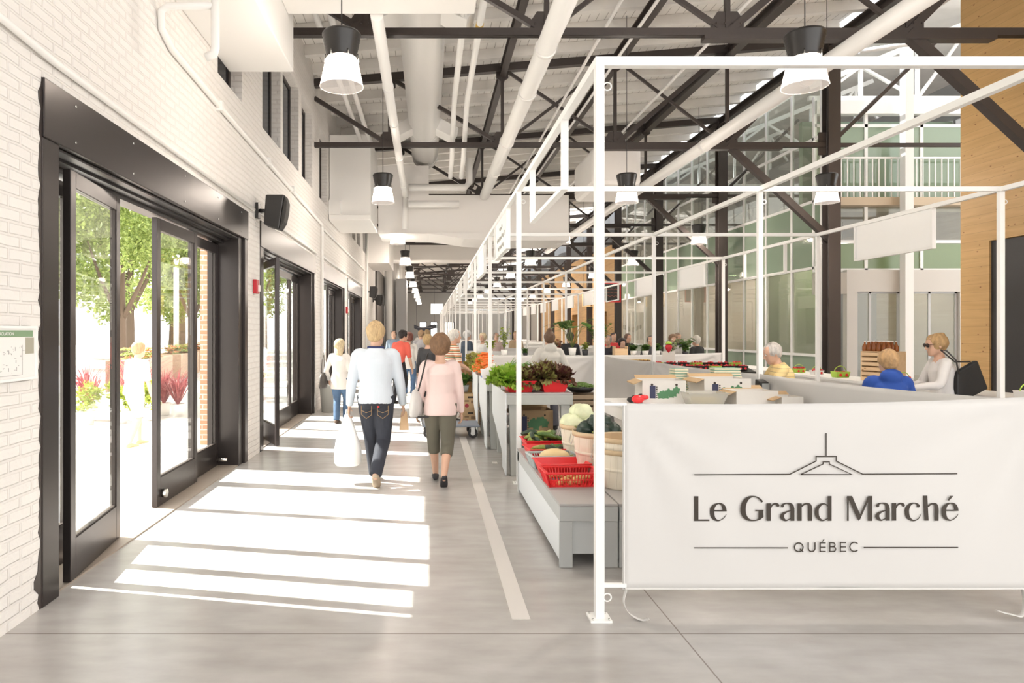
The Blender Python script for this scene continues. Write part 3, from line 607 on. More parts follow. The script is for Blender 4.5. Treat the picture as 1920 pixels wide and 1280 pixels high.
# ============================================================= STALL FRAMES
FR=[3.85+3.43*k for k in range(17)]; SX=[.96,3.53,6.10]; FT=3.16; TH=.05
def portal(k):
    y=FR[k]; r=E('market_stall_frame',(0,y,0),0,'white tubular steel stall frame with three posts, %s'%(['nearest to the camera, behind the lettered banner','second from the camera','third from the camera','fourth from the camera','fifth from the camera','sixth from the camera'][k] if k<6 else NUM[k]),'stall frame','white market stall frames')
    for x in SX:
        p=MB().box(x-TH/2,x+TH/2,-TH/2,TH/2,0.008,FT-TH).build('post',M_STEELW,r,bevel=.002 if k<3 else 0)
        if k<4:
            MB().box(x-.06,x+.06,-.06,.06,0,.012).build('base_plate',M_STEELW,p)
            q=MB()
            for zz in (3.0,.12): q.tube(arc((x+TH/2+.022,0,zz),.022,0,360,14),.004,6,cap=False)
            q.build('hook_ring',M_STEELW,p)
            b=MB(); 
            for i in(-1,1):
                for j in(-1,1): b.tube([(x+i*.045,j*.045,.012),(x+i*.045,j*.045,.02)],.006,6)
            b.build('anchor_bolts',M_CHROME,p)
    MB().box(SX[0]-TH/2,SX[2]+TH/2,-TH/2,TH/2,FT-TH,FT).build('cross_beam',M_STEELW,r)
    if k<len(FR)-1:
        for x in SX: MB().box(x-TH/2,x+TH/2,TH/2,3.43-TH/2,FT-TH,FT).build('side_beam',M_STEELW,r)
    return r
for k in range(len(FR)): portal(k)
def sign(x,k,panelled,lab,write=0):
    y0=FR[k]+.96; L=1.52; h=.49; zt=FT-TH; t=.03
    r=E('stall_sign',(x,y0,zt-h),0,lab,'sign','hanging stall signs')
    m=MB().box(-.025,.025,0,t,0,h).box(-.025,.025,L-t,L,0,h).box(-.025,.025,t,L-t,0,t); m.build('sign_frame',M_STEELW,r)
    if panelled: MB().box(-.006,.006,t,L-t,t,h).build('sign_panel',mat('white_sign_face',(.93,.93,.92),.4),r)
    if write:
        m=MB(); rn=random.Random(k)
        for row,(a,b_) in enumerate(((.55,.9),(.25,1.2),(.35,1.1))):
            yy=a; pp=[]
            while yy<b_: pp.append((-.0075,L-yy,.36-row*.12+.025*math.sin(yy*60)+.01*math.sin(yy*23))); yy+=.012
            m.tube(pp,.004,5)
        m.build('script_lettering',mat('faint_grey_print',(.45,.44,.42),.6),r)
FARL=['','','','fourth','fifth','sixth','seventh','eighth','ninth','tenth','eleventh','twelfth']
sign(.96,0,False,'empty white sign frame hanging over the nearest stall on the aisle side')
sign(.96,1,True,'white hanging sign with faint grey script over the second stall on the aisle side',1)
for k in range(2,12): sign(.96,k,k in(2,3,5,6,7,9,10,11),'white hanging sign %s over stall %s on the aisle side'%('panel' if k in(2,3,5,6,7,9,10,11) else 'frame, empty,',(['third']+FARL[3:])[k-2]),1 if k in(3,5) else 0)
for k in range(1,12): sign(6.10,k,k not in(2,5),'white hanging sign %s over stall %s on the right side'%('panel' if k not in(2,5) else 'frame, empty,',(['second','third']+FARL[3:])[k-1]))
# wooden shop boards far right
o=MB().box(-.45,.45,0,.04,0,.6).build('shop_board',mat('board_wood',(.55,.38,.2),.5),loc=(7.3,30.5,2.72)); T(o,'pale wooden board with a brown leafy emblem hung by the black columns','sign')
mm=MB()
for k in range(7):
    a=R(-60+k*50); mm.prism([(0,.3),(.22*math.sin(a-.25),.3+.22*math.cos(a-.25)),(.28*math.sin(a),.3+.28*math.cos(a)),(.22*math.sin(a+.25),.3+.22*math.cos(a+.25))],'y',-.012-.001*k,-.002)
mm.build('leaf_emblem',mat('dark_brown',(.12,.05,.02),.5),o)
o=MB().box(-.4,.4,0,.04,0,.75).build('shop_board',M_CAP,loc=(7.05,26.5,2.75)); T(o,'black board with a red border and faint lettering near the wooden board','sign')
MB().box(-.4,-.36,-.01,0,0,.75).box(.36,.4,-.01,0,0,.75).box(-.36,.36,-.01,0,0,.03).box(-.36,.36,-.01,0,.72,.75).build('red_border',M_RED,o)
mm=MB()
for q in range(3): mm.tube([(-.28+.04*i,-.012,.5-q*.13+.02*math.sin(i*1.7)) for i in range(15)],.008,5)
mm.build('lettering',mat('dim_red_print',(.4,.12,.08),.6),o)
# wave shaped sign far down
wv=[(-1+2*i/20,.0+.12*math.sin(i/20*PI*2+2.2)) for i in range(21)]
mm=MB().prism(wv+[(x,z-.34-.08*math.cos(x*2)) for x,z in reversed(wv)],'y',0,.05)
wsn=T(mm.build('wave_sign',mat('navy_black',(.02,.022,.035),.4),loc=(-.3,60,1.9+.2)),'dark navy wave-shaped hanging sign far down the aisle before the end doors','sign')
MB().box(-.7,.6,-.01,0,-.14,-.125).build('wave_line',M_WHITE,wsn)
for x in (-.8,.8): MB().tube([(x,.02,.05),(x,.02,4.9)],.01,5).build('hanging_wire',M_CAP,wsn)
for o in [q for q in bpy.data.objects if q.name.startswith('shop_board')]:
    for x in (-.38,.38): MB().tube([(x,.02,.6),(x,.02,4.7)],.006,5).build('hanging_wire',M_CAP,o)
# ============================================================= BANNERS AND CLOTHS
YB=3.875
def cloth(name,a,b,zt0,zt1,zb,label,cat='cloth screen',seed=0,nx=60,nz=24,amp=.012,corner=1,group=None,m=None,th=True):
    """hanging canvas between plan points a and b"""
    a=Vector((a[0],a[1],0)); b=Vector((b[0],b[1],0)); d=b-a; L=d.length; d.normalize(); nrm=Vector((-d.y,d.x,0)); rn=random.Random(seed); ph=[rn.random()*6 for _ in range(4)]
    vs=[];fs=[]
    for j in range(nz+1):
        v=j/nz
        for i in range(nx+1):
            u=i/nx; x=u*L
            zt=zt0+(zt1-zt0)*u-.018*math.sin(PI*u); z=zb+(zt-zb)*v
            w=amp*(.22*math.sin(x*5+ph[0]+v*1.5)+.12*math.sin(x*11+ph[1]-v*3))
            # tension folds radiating from the upper corners
            for cx,k in ((0,corner*.6),(L,corner)):
                dx=abs(x-cx); dz=(zt-z); rr=math.hypot(dx,dz)+.02; an=math.atan2(dz,dx)
                w+=k*amp*1.6*math.exp(-rr/.5)*math.sin(an*15+ph[2])*min(1,rr*5)
            w*= min(1,(u*12))*min(1,(1-u)*12)
            vs.append(a+d*x+nrm*w+Vector((0,0,z)))
    for j in range(nz):
        for i in range(nx):
            k=j*(nx+1)+i; fs.append((k,k+1,k+nx+2,k+nx+1))
    mb=MB().add(vs,fs,True); o=mb.build(name,m or M_CANVAS,fix=False)
    s=o.modifiers.new('thick','SOLIDIFY'); s.thickness=.003
    if label: T(o,label,cat,group)
    return o
ban=cloth('banner',(1.10,YB),(3.50,YB),1.21,1.25,.155,'large white canvas banner printed with Le Grand Marché and a roof emblem','banner',seed=4,amp=.013)
M_HEM=mat('canvas_hem',(.73,.72,.70),.8)
h=MB(); h.box(1.10,3.50,YB-.006,YB+.002,.158,.166).box(1.105,1.112,YB-.006,YB+.002,.16,1.2); h.build('hem',M_HEM,ban)
# lettering drawn as strokes, in picture units, mapped on to the cloth
def px(x,y): return ((x-804)/330.4, 1.62-(y-621)/330.4)
def cr(pts,n=6):
    out=[]; P=[pts[0]]+list(pts)+[pts[-1]]
    for i in range(1,len(P)-2):
        p0,p1,p2,p3=P[i-1:i+3]
        for k in range(n):
            t=k/n; out.append(tuple(.5*((2*p1[c])+(-p0[c]+p2[c])*t+(2*p0[c]-5*p1[c]+4*p2[c]-p3[c])*t*t+(-p0[c]+3*p1[c]-3*p2[c]+p3[c])*t**3) for c in range(len(p1))))
    out.append(tuple(pts[-1])); return out
class Ink:
    def __init__(s,org,sc,dx=0,dy=0): s.o=org;s.s=sc;s.m=MB();s.dx=dx;s.dy=dy;s.k=0
    def W(s,x,y):
        X,Z=px(s.o[0]+(x+s.dx)/s.s,s.o[1]+(y+s.dy)/s.s); return X,Z
    def poly(s,pts):
        s.k+=1; q=[s.W(*p) for p in pts]; n=len(q); y0=YB-.0085-.0001*s.k; s.m.add([(x,y0,z) for x,z in q]+[(x,y0+.001,z) for x,z in q],[tuple(range(n)),tuple(range(2*n-1,n-1,-1))]+[(i,(i+1)%n,n+(i+1)%n,n+i) for i in range(n)])
    def stroke(s,pts,sm=True,w=None,endcap=False):
        if w is not None: pts=[(x,y,w) for x,y in pts]
        p=cr(pts) if sm else pts; L=[];Rr=[]
        for i,(x,y,wd) in enumerate(p):
            a=p[max(i-1,0)]; b=p[min(i+1,len(p)-1)]; dx,dy=b[0]-a[0],b[1]-a[1]; q=math.hypot(dx,dy) or 1
            mt=1
            if not sm and 0<i<len(p)-1:
                d1=Vector((x-a[0],y-a[1])).normalized(); d2=Vector((b[0]-x,b[1]-y)).normalized(); bis=(d1+d2).normalized(); dx,dy,q=bis.x,bis.y,1; mt=1/max(.3,bis.dot(d1))
            L.append((x-dy/q*wd/2*mt,y+dx/q*wd/2*mt)); Rr.append((x+dy/q*wd/2*mt,y-dx/q*wd/2*mt))
        s.k+=1; y0=YB-.0085-.0001*s.k; n=len(p)
        q=[s.W(*c) for c in L]+[s.W(*c) for c in Rr]
        s.m.add([(x,y0,z) for x,z in q]+[(x,y0+.001,z) for x,z in q],[(i,i+1,n+i+1,n+i) for i in range(n-1)]+[(2*n+i,3*n+i,3*n+i+1,2*n+i+1) for i in range(n-1)]+[(i,2*n+i,2*n+i+1,i+1) for i in range(n-1)]+[(n+i,n+i+1,3*n+i+1,3*n+i) for i in range(n-1)])
    def rect(s,x0,x1,y0,y1): s.poly([(x0,y0),(x1,y0),(x1,y1),(x0,y1)])
    def dot(s,x,y,r): s.poly([(x+r*math.cos(k*PI/8),y+r*math.sin(k*PI/8)) for k in range(16)])
    def done(s,name,par,mm=M_INK): return s.m.build(name,mm,par,fix=False)
A=(1290,910); B=(1540,910); Q=7.111
def g_e(s):
    s.stroke([(481,338,52),(479,310,50),(466,272,44),(438,243,26),(397,236,14),(352,256,34),(321,300,54),(315,350,58),(322,400,54),(350,443,36),(400,463,15),(450,443,10),(485,410,8),(504,378,5)]); s.rect(330,508,322,339)
def g_a(s):
    s.dot(1251,266,21); s.stroke([(1246,262,26),(1266,244,22),(1305,233,14),(1348,240,30),(1376,268,48),(1384,320,52),(1384,360,52)]); s.rect(1358,1410,300,465)
    s.stroke([(1366,328,10),(1308,345,20),(1260,374,38),(1246,410,50),(1266,444,38),(1305,460,16),(1366,428,10)])
def g_r(s):
    s.rect(1040,1095,232,465); s.stroke([(1092,300,14),(1110,262,18),(1145,238,22),(1178,243,28),(1192,256,34)]); s.dot(1190,260,20)
def arch(s,x,yt=0): s.stroke([(x,278+yt,16),(x+33,247+yt,22),(x+70,237+yt,22),(x+105,256+yt,44),(x+115,310+yt,52),(x+115,390,51),(x+115,465,50)])
G=[]
i=Ink(A,Q); i.rect(75,132,138,468); i.rect(125,278,447,468); G.append(i)
i=Ink(A,Q); g_e(i); G.append(i)
i=Ink(A,Q); i.stroke([(982,216,30),(960,186,24),(920,155,18),(868,141,16),(803,158,36),(750,215,60),(728,300,68),(740,385,62),(790,443,36),(862,462,14),(920,452,18),(965,425,34)]); i.poly([(938,325),(994,325),(998,415),(960,442),(930,452)]); i.rect(890,998,318,336); G.append(i)
i=Ink(A,Q); g_r(i); G.append(i)
i=Ink(A,Q); g_a(i); G.append(i)
i=Ink(A,Q); i.rect(1452,1507,232,465); arch(i,1505); G.append(i)
i=Ink(A,Q); i.rect(1853,1904,135,465); i.stroke([(1860,272,14),(1815,240,14),(1762,250,30),(1716,300,46),(1708,350,52),(1718,405,46),(1757,450,30),(1805,458,14),(1860,428,12)]); G.append(i)
i=Ink(B,Q); i.rect(333,355,135,466); i.poly([(333,135),(400,135),(516,400),(487,468)]); i.stroke([(492,445,26),(628,138,26)],sm=False); i.rect(613,668,135,466); G.append(i)
i=Ink(B,Q,-510,-3); g_a(i); G.append(i)
i=Ink(B,Q,-108,-3); g_r(i); G.append(i)
i=Ink(B,Q); i.dot(1280,268,20); i.stroke([(1286,262,26),(1266,243,24),(1226,229,14),(1172,248,34),(1136,300,52),(1130,350,56),(1144,408,50),(1182,448,30),(1232,462,14),(1282,435,10),(1322,370,5)]); G.append(i)
i=Ink(B,Q); i.poly([(1345,130),(1400,130),(1418,462),(1364,462)]); arch(i,1410,0); G.append(i)
i=Ink(B,Q,1308,-5); g_e(i); G.append(i)
i=Ink(B,Q); i.poly([(1672,192),(1690,197),(1748,133),(1705,133)]); G.append(i)
for k,i in enumerate(G): i.done('letter',ban)
i=Ink(A,Q); i.rect(75,1325,818,832); i.done('ruled_line',ban)
i=Ink(B,Q); i.rect(555,1812,813,827); i.done('ruled_line',ban)
def circ(c,r,a0,a1,n=18): return [(c[0]+r*math.cos(R(a0+(a1-a0)*k/n)),c[1]+r*math.sin(R(a0+(a1-a0)*k/n))) for k in range(n+1)]
i=Ink(A,Q); i.stroke(circ((1468,817),57,0,360,28),sm=False,w=15); i.stroke([(1484,838),(1528,880)],sm=False,w=14); i.done('letter',ban)
i=Ink(A,Q); i.stroke([(1595,752),(1595,830)]+circ((1640,830),44,180,0,12)+[(1684,752)],sm=False,w=15); i.done('letter',ban)
i=Ink(A,Q); i.rect(1745,1760,752,880)
for y in (752,809,866): i.rect(1745,1826,y,y+14)
i.poly([(1776,740),(1788,742),(1810,712),(1794,712)]); i.done('letter',ban)
i=Ink(B,Q); i.rect(97,111,750,880); i.stroke([(104,757),(140,757)]+circ((145,784),27,-90,90,10)+[(104,811)],sm=False,w=14); i.stroke([(104,811),(148,811)]+circ((150,842),31,-90,90,10)+[(104,873)],sm=False,w=14); i.done('letter',ban)
i=Ink(B,Q); i.rect(238,252,748,878)
for y in (748,806,864): i.rect(238,320,y,y+14)
i.done('letter',ban)
i=Ink(B,Q); i.stroke(circ((430,812),60,-45,-315,26),sm=False,w=15); i.done('letter',ban)
C=(1290,800); q2=3.692
i=Ink(C,q2); i.stroke([(40,329),(700,326),(882,235),(882,203),(1021,203),(1021,235),(1203,325),(1858,322)],sm=False,w=7.5); i.stroke([(951,42),(951,203)],sm=False,w=7.5); i.stroke([(777,327),(930,255),(930,240),(973,240),(973,255),(1128,327),(777,327)],sm=False,w=7); i.done('roof_emblem',ban)
# loose ties and rails
def strap(pts,lab,w=.03):
    vs=[];n=len(pts)
    for p in pts: vs+=[(p[0],p[1]-w/2,p[2]),(p[0],p[1]+w/2,p[2])]
    o=MB().add(vs,[(2*k,2*k+1,2*k+3,2*k+2) for k in range(n-1)],True).build('strap',M_CANVAS,ban,fix=False); o.modifiers.new('t','SOLIDIFY').thickness=.003
strap(cr([(1.115,3.86,.16),(1.10,3.86,.09),(1.13,3.85,.03),(1.19,3.82,.0045),(1.22,3.78,.03)]),'')
strap(cr([(3.36,3.86,.16),(3.37,3.86,.08),(3.34,3.85,.02),(3.28,3.84,.03),(3.2,3.84,.05)]),'')
MB().box(.985,1.12,YB-.01,YB+.015,.17,.19).build('fixing_bar',M_STEELW,ban); MB().box(.985,1.12,YB-.01,YB+.015,1.20,1.215).build('fixing_bar',M_STEELW,ban)
# side and rear cloths
G2='white cloth screens round the stalls'
cloth('cloth_screen',(3.50,3.9),(3.50,7.22),1.22,1.17,.17,'white cloth screen closing the right side of the nearest stall',seed=2,group=G2,amp=.02)
cloth('cloth_screen',(3.50,7.27),(3.50,10.65),1.17,1.15,.17,'white cloth screen along the right of the second stall behind the boxes',seed=3,group=G2,amp=.03)
cloth('cloth_screen',(3.50,10.71),(3.50,14.08),1.15,1.13,.17,'white cloth screen along the right of the third stall',seed=5,group=G2,amp=.02)
cloth('cloth_screen',(.99,14.14),(3.50,14.14),1.12,1.12,.1,'white cloth screen behind the person in the hooded top',seed=6,group=G2,amp=.015)
cloth('cloth_screen',(3.56,14.14),(6.07,14.14),1.13,1.18,.1,'shaded cloth screen at the back of the right-hand stall, below the potted plants',seed=8,group=G2,amp=.03)
cloth('cloth_screen',(.99,17.58),(6.0,17.58),1.12,1.12,.1,'white cloth screen across the fifth stall row',seed=9,group=G2,amp=.02)
None and cloth('cloth_screen',(3.50,7.30),(4.2,9.4),1.15,1.12,.3,'loose white cloth drawn diagonally behind the strawberry trays',seed=10,group=G2,amp=.03)
for k in range(5,12):
    cloth('cloth_screen',(.99,FR[k]+.04),(6.0,FR[k]+.04),1.12,1.12,.1,'white cloth screen across the stalls far away, %s'%FARL[k-1] if k<12 else '',seed=20+k,group=G2,nx=24,nz=8)
# ------------------------------------------------------------- right hand serving counter
M_TOP=mat('white_counter_top',(.80,.79,.77),.45)
ct=E('serving_counter',(6.22,6.3,0),0,'white serving counter along the right row holding berry baskets','counter')
MB().box(0,.62,0,8.2,.86,.90).build('counter_top',M_TOP,ct,bevel=.004); MB().box(.04,.58,.04,8.16,.02,.86).build('counter_body',M_WHITE,ct)
# ------------------------------------------------------------- grey benches and tables
def bench(x0,x1,y0,y1,z,lab,legs=True):
    r=E('produce_bench',(x0,y0,0),0,lab,'bench'); W=x1-x0; L=y1-y0
    MB().box(0,W,0,L,z-.02,z).build('bench_top',mat('grey_board',(.42,.41,.405),.5,bump=.1,bscale=9),r,bevel=.004)
    fr=MB().box(0,W,.0,.03,z-.12,z-.021); fr.build('front_rail',M_GREYP,r,bevel=.003)
    MB().box(.0,.025,.03,L,z-.12,z-.021).build('side_rail',M_GREYP,r,bevel=.003)
    for a in (0,W-.09):
        MB().box(a,a+.09,.004,.03,0.002,z-.122).build('leg',M_GREYP,r,bevel=.003)
    for bb in (L-.12,):
        for a in (0,W-.09): MB().box(a,a+.09,bb,bb+.09,0.002,z-.022).build('leg',M_GREYP,r,bevel=.003)
    MB().box(.09,W-.09,.03,.045,.09,z-.122).build('front_panel',mat('grey_panel_light',(.55,.58,.59),.5),r)
    MB().box(.003,.02,.03,L-.13,.05,z-.122).build('side_panel',M_GREYW,r)
    return r
bench(.895,1.295,4.67,6.92,.44,'low grey painted bench under the red baskets, left of two'); bench(1.305,1.70,4.67,6.92,.44,'low grey painted bench under the bushel baskets, right of two')
def table(x0,x1,y0,y1,z,lab,skirt=True):
    r=E('produce_table',(x0,y0,0),0,lab,'table'); W=x1-x0; L=y1-y0
    MB().box(0,W,0,L,z-.02,z).build('table_top',mat('grey_board',(.42,.41,.405)),r,bevel=.004)
    MB().box(0,W,0,.035,z-.13,z-.021).build('front_rail',mat('grey_green_paint',(.43,.445,.42),.5,bump=.15,bscale=12),r,bevel=.004)
    for a,bb in ((.03,.02),(W-.13,.02),(.03,L-.12),(W-.13,L-.12)):
        MB().hexa([(a+.02,bb,0.002),(a+.10,bb,0.002),(a+.10,bb+.09,0.002),(a+.02,bb+.09,0.002)],[(a,bb+.0,z-.13),(a+.10,bb,z-.13),(a+.10,bb+.09,z-.13),(a,bb+.09,z-.13)]).build('leg',mat('grey_green_paint',(.43,.445,.42)),r,bevel=.003)
    if skirt:
        MB().prism([(-.0,z),(L,z),(L,z-.38),(L-.1,z-.42),(.45,.24),(.35,.18),(.35,.05),(.0,.012)],'x',-.014,-.002).build('side_skirt',M_GREYW,r)
    MB().box(.06,W-.06,.3,L-.06,.30,.32).build('shelf',mat('grey_board',(.42,.41,.405)),r)
    return r
table(.87,1.61,7.62,9.25,.93,'grey painted table with two red bins of lettuce at its near end')
table(.80,1.58,9.35,10.66,.93,'grey painted table of radishes and leeks, between lettuces and carrots')
table(.78,1.56,10.76,12.2,.93,'grey painted table carrying the tall heap of carrots')
wt=E('packing_table',(1.78,6.15,0),0,'white folding table loaded with vegetable boxes behind the banner','table')
MB().box(-.02,1.68,0,.82,.915,.94).build('table_top',M_TOP,wt,bevel=.004)
for x in (.04,1.6):
    m=MB()
    m.bar((x,.08,.01),(x,.74,.9),.03,.03,(1,0,0)); m.bar((x,.74,.01),(x,.08,.9),.03,.03,(1,0,0)); m.build('leg',mat('grey_tube',(.35,.34,.33),.4,metal=.5),wt)
MB().box(0.0,.02,.0,.78,.80,.914).build('apron',M_WHITE,wt)
# ------------------------------------------------------------- baskets
def tray(W,D,H,t=.006,taper=.04,lip=.012):
    """solid tray with sloping sides"""
    m=MB()
    def rr(w,d,z): return [(-w/2,-d/2,z),(w/2,-d/2,z),(w/2,d/2,z),(-w/2,d/2,z)]
    o0=rr(W-2*taper,D-2*taper,0); o1=rr(W,D,H); o2=rr(W+2*lip,D+2*lip,H); o3=rr(W+2*lip,D+2*lip,H+.008); i1=rr(W-2*t,D-2*t,H+.008); i0=rr(W-2*taper-2*t,D-2*taper-2*t,t)
    L=[o0,o1,o2,o3,i1,i0]; vs=sum(L,[]); fs=[(3,2,1,0),(20,21,22,23)]
    for k in range(5):
        for i in range(4): fs.append((k*4+i,k*4+(i+1)%4,k*4+4+(i+1)%4,k*4+4+i))
    return m.add(vs,fs)
def bin_(name,loc,rz_,W,D,H,m,lab,cat='tray'):
    o=tray(W,D,H).build(name,m,bevel=.003,loc=loc); o.rotation_euler=(0,0,rz_); T(o,lab,cat); return o
def slotted(loc,rz_,W,D,H,m,lab):
    r=E('slotted_basket',loc,rz_,lab,'basket'); tp=.03
    b=MB(); b.box(-W/2+tp,W/2-tp,-D/2+tp,D/2-tp,0,.006); b.build('base',m,r)
    def side(a0,a1,b0,b1,n,nm):
        mm=MB(); a0=Vector(a0);a1=Vector(a1);b0=Vector(b0);b1=Vector(b1)   # bottom edge a, top edge b
        for t,h in ((0,.012),(.5,.008),(.92,.02)):
            p=a0.lerp(b0,t);q=a1.lerp(b1,t); mm.bar(p+Vector((0,0,h/2)),q+Vector((0,0,h/2)),.005,h)
        for k in range(n+1):
            u=k/n; mm.bar(a0.lerp(a1,u),b0.lerp(b1,u),.005 if 0<k<n else .012,.008 if 0<k<n else .014)
        mm.build(nm,m,r)
    c0=[(-W/2+tp,-D/2+tp,0),(W/2-tp,-D/2+tp,0),(W/2-tp,D/2-tp,0),(-W/2+tp,D/2-tp,0)]; c1=[(-W/2,-D/2,H),(W/2,-D/2,H),(W/2,D/2,H),(-W/2,D/2,H)]
    for i,n in enumerate((17,12,17,12)): side(c0[i],c0[(i+1)%4],c1[i],c1[(i+1)%4],n,'slotted_side')
    rm=MB(); 
    for i in range(4): rm.bar(Vector(c1[i])+Vector((0,0,.004)),Vector(c1[(i+1)%4])+Vector((0,0,.004)),.022,.012)
    rm.build('rim',m,r,bevel=.003); return r
ZB=.44
slotted((1.09,5.28,ZB),R(2),.41,.27,.105,M_RED,'red slotted plastic basket of small potatoes at the near end of the bench')
bin_('plastic_tray',(1.09,5.62,ZB),R(4),.40,.30,.11,M_RED,'empty solid red tray behind the slotted red basket')
slotted((1.085,5.98,ZB),R(6),.41,.27,.10,mat('grey_plastic',(.50,.55,.55),.4),'grey plastic basket holding the pale squash')
bin_('plastic_tray',(1.10,6.30,ZB),R(5),.40,.28,.11,M_RED,'red tray of zucchini just behind the grey basket')
bin_('plastic_tray',(1.12,6.66,ZB),R(3),.40,.30,.13,M_RED,'red tray heaped with cucumbers at the far end of the bench')
def elong(L,r,bend=.1,n=9,m=12,noiseamp=0,prof=None):
    mb=MB(); pts=[];rs=[]
    for i in range(n+1):
        t=i/n; x=(t-.5)*L; pts.append((x,0,bend*L*(1-(2*t-1)**2))); rs.append(max(.0015,r*(prof(t) if prof else math.sin(PI*(.06+.88*t))**.45)))
    return mb.tube(pts,rs,m)
M_CUC=mat('cucumber_skin',(.10,.20,.04),.35,var=.35,vscale=30); M_ZUC=mat('zucchini_skin',(.36,.44,.11),.35,var=.4,vscale=40); M_DKV=mat('dark_zucchini',(.03,.06,.03),.35,var=.3,vscale=30)
rn=random.Random(11)
vp=[elong(.17,.023,.08).build('zucchini',m_) for m_ in (M_CUC,M_ZUC,M_DKV)]; used=[False]*3
def veg(k,loc,rz_,ry,s,lab,grp):
    o=vp[k] if not used[k] else vp[k].copy()
    if used[k]: COL.objects.link(o)
    used[k]=True; o.location=loc; o.rotation_euler=(0,ry,rz_); o.scale=(s,s,s); T(o,lab,'zucchini',grp)
for (cx,cy,nn,lab,grp,top) in ((1.12,6.66,26,'green zucchini heaped in the farthest red tray on the bench','zucchini in the farthest red tray',.16),(1.10,6.30,16,'short green zucchini in the red tray behind the pale squash','zucchini in the tray behind the squash',.12)):
    for k in range(nn):
        lay=k//9; veg(k%3,(cx+(rn.random()-.5)*.25,cy+(rn.random()-.5)*.20,ZB+top-.055+lay*.032),R(rn.uniform(-40,40)+(90 if rn.random()<.2 else 0)),R(rn.uniform(-12,12)),rn.uniform(.85,1.15),lab,grp)
sq=E('spaghetti_squash',(1.10,5.97,ZB+.085),R(-4),'large cream oval squash lying in the grey basket','squash')
MB().ball((0,0,0),(.135,.075,.072),20,12).build('squash_body',mat('cream_squash',(.80,.62,.33),.4,var=.12,vscale=5),sq)
MB().tube([(.13,0,0),(.16,0,.012)],[.014,.012],8).build('stem',mat('green_stem',(.25,.28,.08),.6),sq)
o=MB().ball((1.20,5.90,ZB+.045),(.07,.04,.035),14,8).build('small_squash',mat('cream_squash',(.80,.62,.33))); T(o,'smaller cream squash beside the large one in the grey basket','squash')
o=MB(); pot=None
for k in range(26):
    p=MB().ball((0,0,0),(.026,.02,.018),8,6).build('potato',mat('potato_skin',(.72,.5,.2),.55)) if pot is None else pot.copy()
    if pot is None: pot=p
    else: COL.objects.link(p)
    p.location=(1.09+(rn.random()-.5)*.30,5.28+(rn.random()-.5)*.16,ZB+.026+.03*(k//13)); p.rotation_euler=(0,0,rn.random()*3); T(p,'small yellow potato inside the slotted red basket','potato','potatoes in the slotted red basket')
# bushel baskets
M_BUSH=wood_mat('pale_basket_splint',(.86,.80,.68),(.78,.70,.56),'z',plank=.045,knots=False); M_HOOP=mat('basket_hoop',(.66,.50,.31),.6,var=.2,vscale=8); M_INB=mat('basket_inside',(.60,.43,.25),.65,var=.2,vscale=8)
M_WIRE=mat('thin_wire',(.6,.58,.55),.35,metal=.8)
def bushel(x,y,lab,R1=.205,H=.32,fill=None,z=ZB):
    r=E('bushel_basket',(x,y,z),0,lab,'basket'); n=28; vs=[];fs=[]
    m=MB(); zs=[0,.01,.5*H,H*.97]; rs=[R1*.72,R1*.76,R1*.9,R1*.99]
    vs=[]
    for zz,q in zip(zs,rs):
        for k in range(n*2):
            a=PI*k/n; rr=q+(.004 if k%4 in(0,1) else 0); vs.append((rr*math.cos(a),rr*math.sin(a),zz))
    N=2*n; fs=[(i*N+k,i*N+(k+1)%N,(i+1)*N+(k+1)%N,(i+1)*N+k) for i in range(3) for k in range(N)]; m.add(vs,fs); m.f.append(tuple(range(N-1,-1,-1))); m.sm.append(False)
    m.build('splint_wall',M_BUSH,r,fix=False)
    MB().lathe([(0,.02),(R1*.74,.02),(R1*.88,H*.5),(R1*.965,H*.97)],n=36).build('basket_lining',M_INB,r,fix=False)
    MB().lathe([(R1*.97,H*.88),(R1*1.02,H*.88),(R1*1.03,H),(R1*.97,H),(R1*.96,H*.88)],n=36).build('rim_hoop',M_HOOP,r)
    MB().lathe([(R1*.90,H*.46),(R1*.925,H*.46),(R1*.935,H*.54),(R1*.91,H*.54)],n=36).build('middle_hoop',M_BUSH,r)
    for s in (-1,1): MB().tube([(s*R1*1.03,-.06,H*.9),(s*R1*1.12,-.04,H*.7),(s*R1*1.12,.04,H*.7),(s*R1*1.03,.06,H*.9)],.003,6).build('wire_handle',M_WIRE,r)
    return r
bushel(1.48,5.20,'empty pale bushel basket nearest the white post, inside showing tan',.21,.30)
bushel(1.50,5.205,'second pale bushel basket nested in the nearest one',.215,.30,z=ZB+.09).scale=(.985,.985,.98)
bushel(1.42,5.72,'pale bushel basket of dark green acorn squash',.21,.35)
bushel(1.40,6.22,'pale bushel basket piled with white cabbages',.20,.34)
acp=None
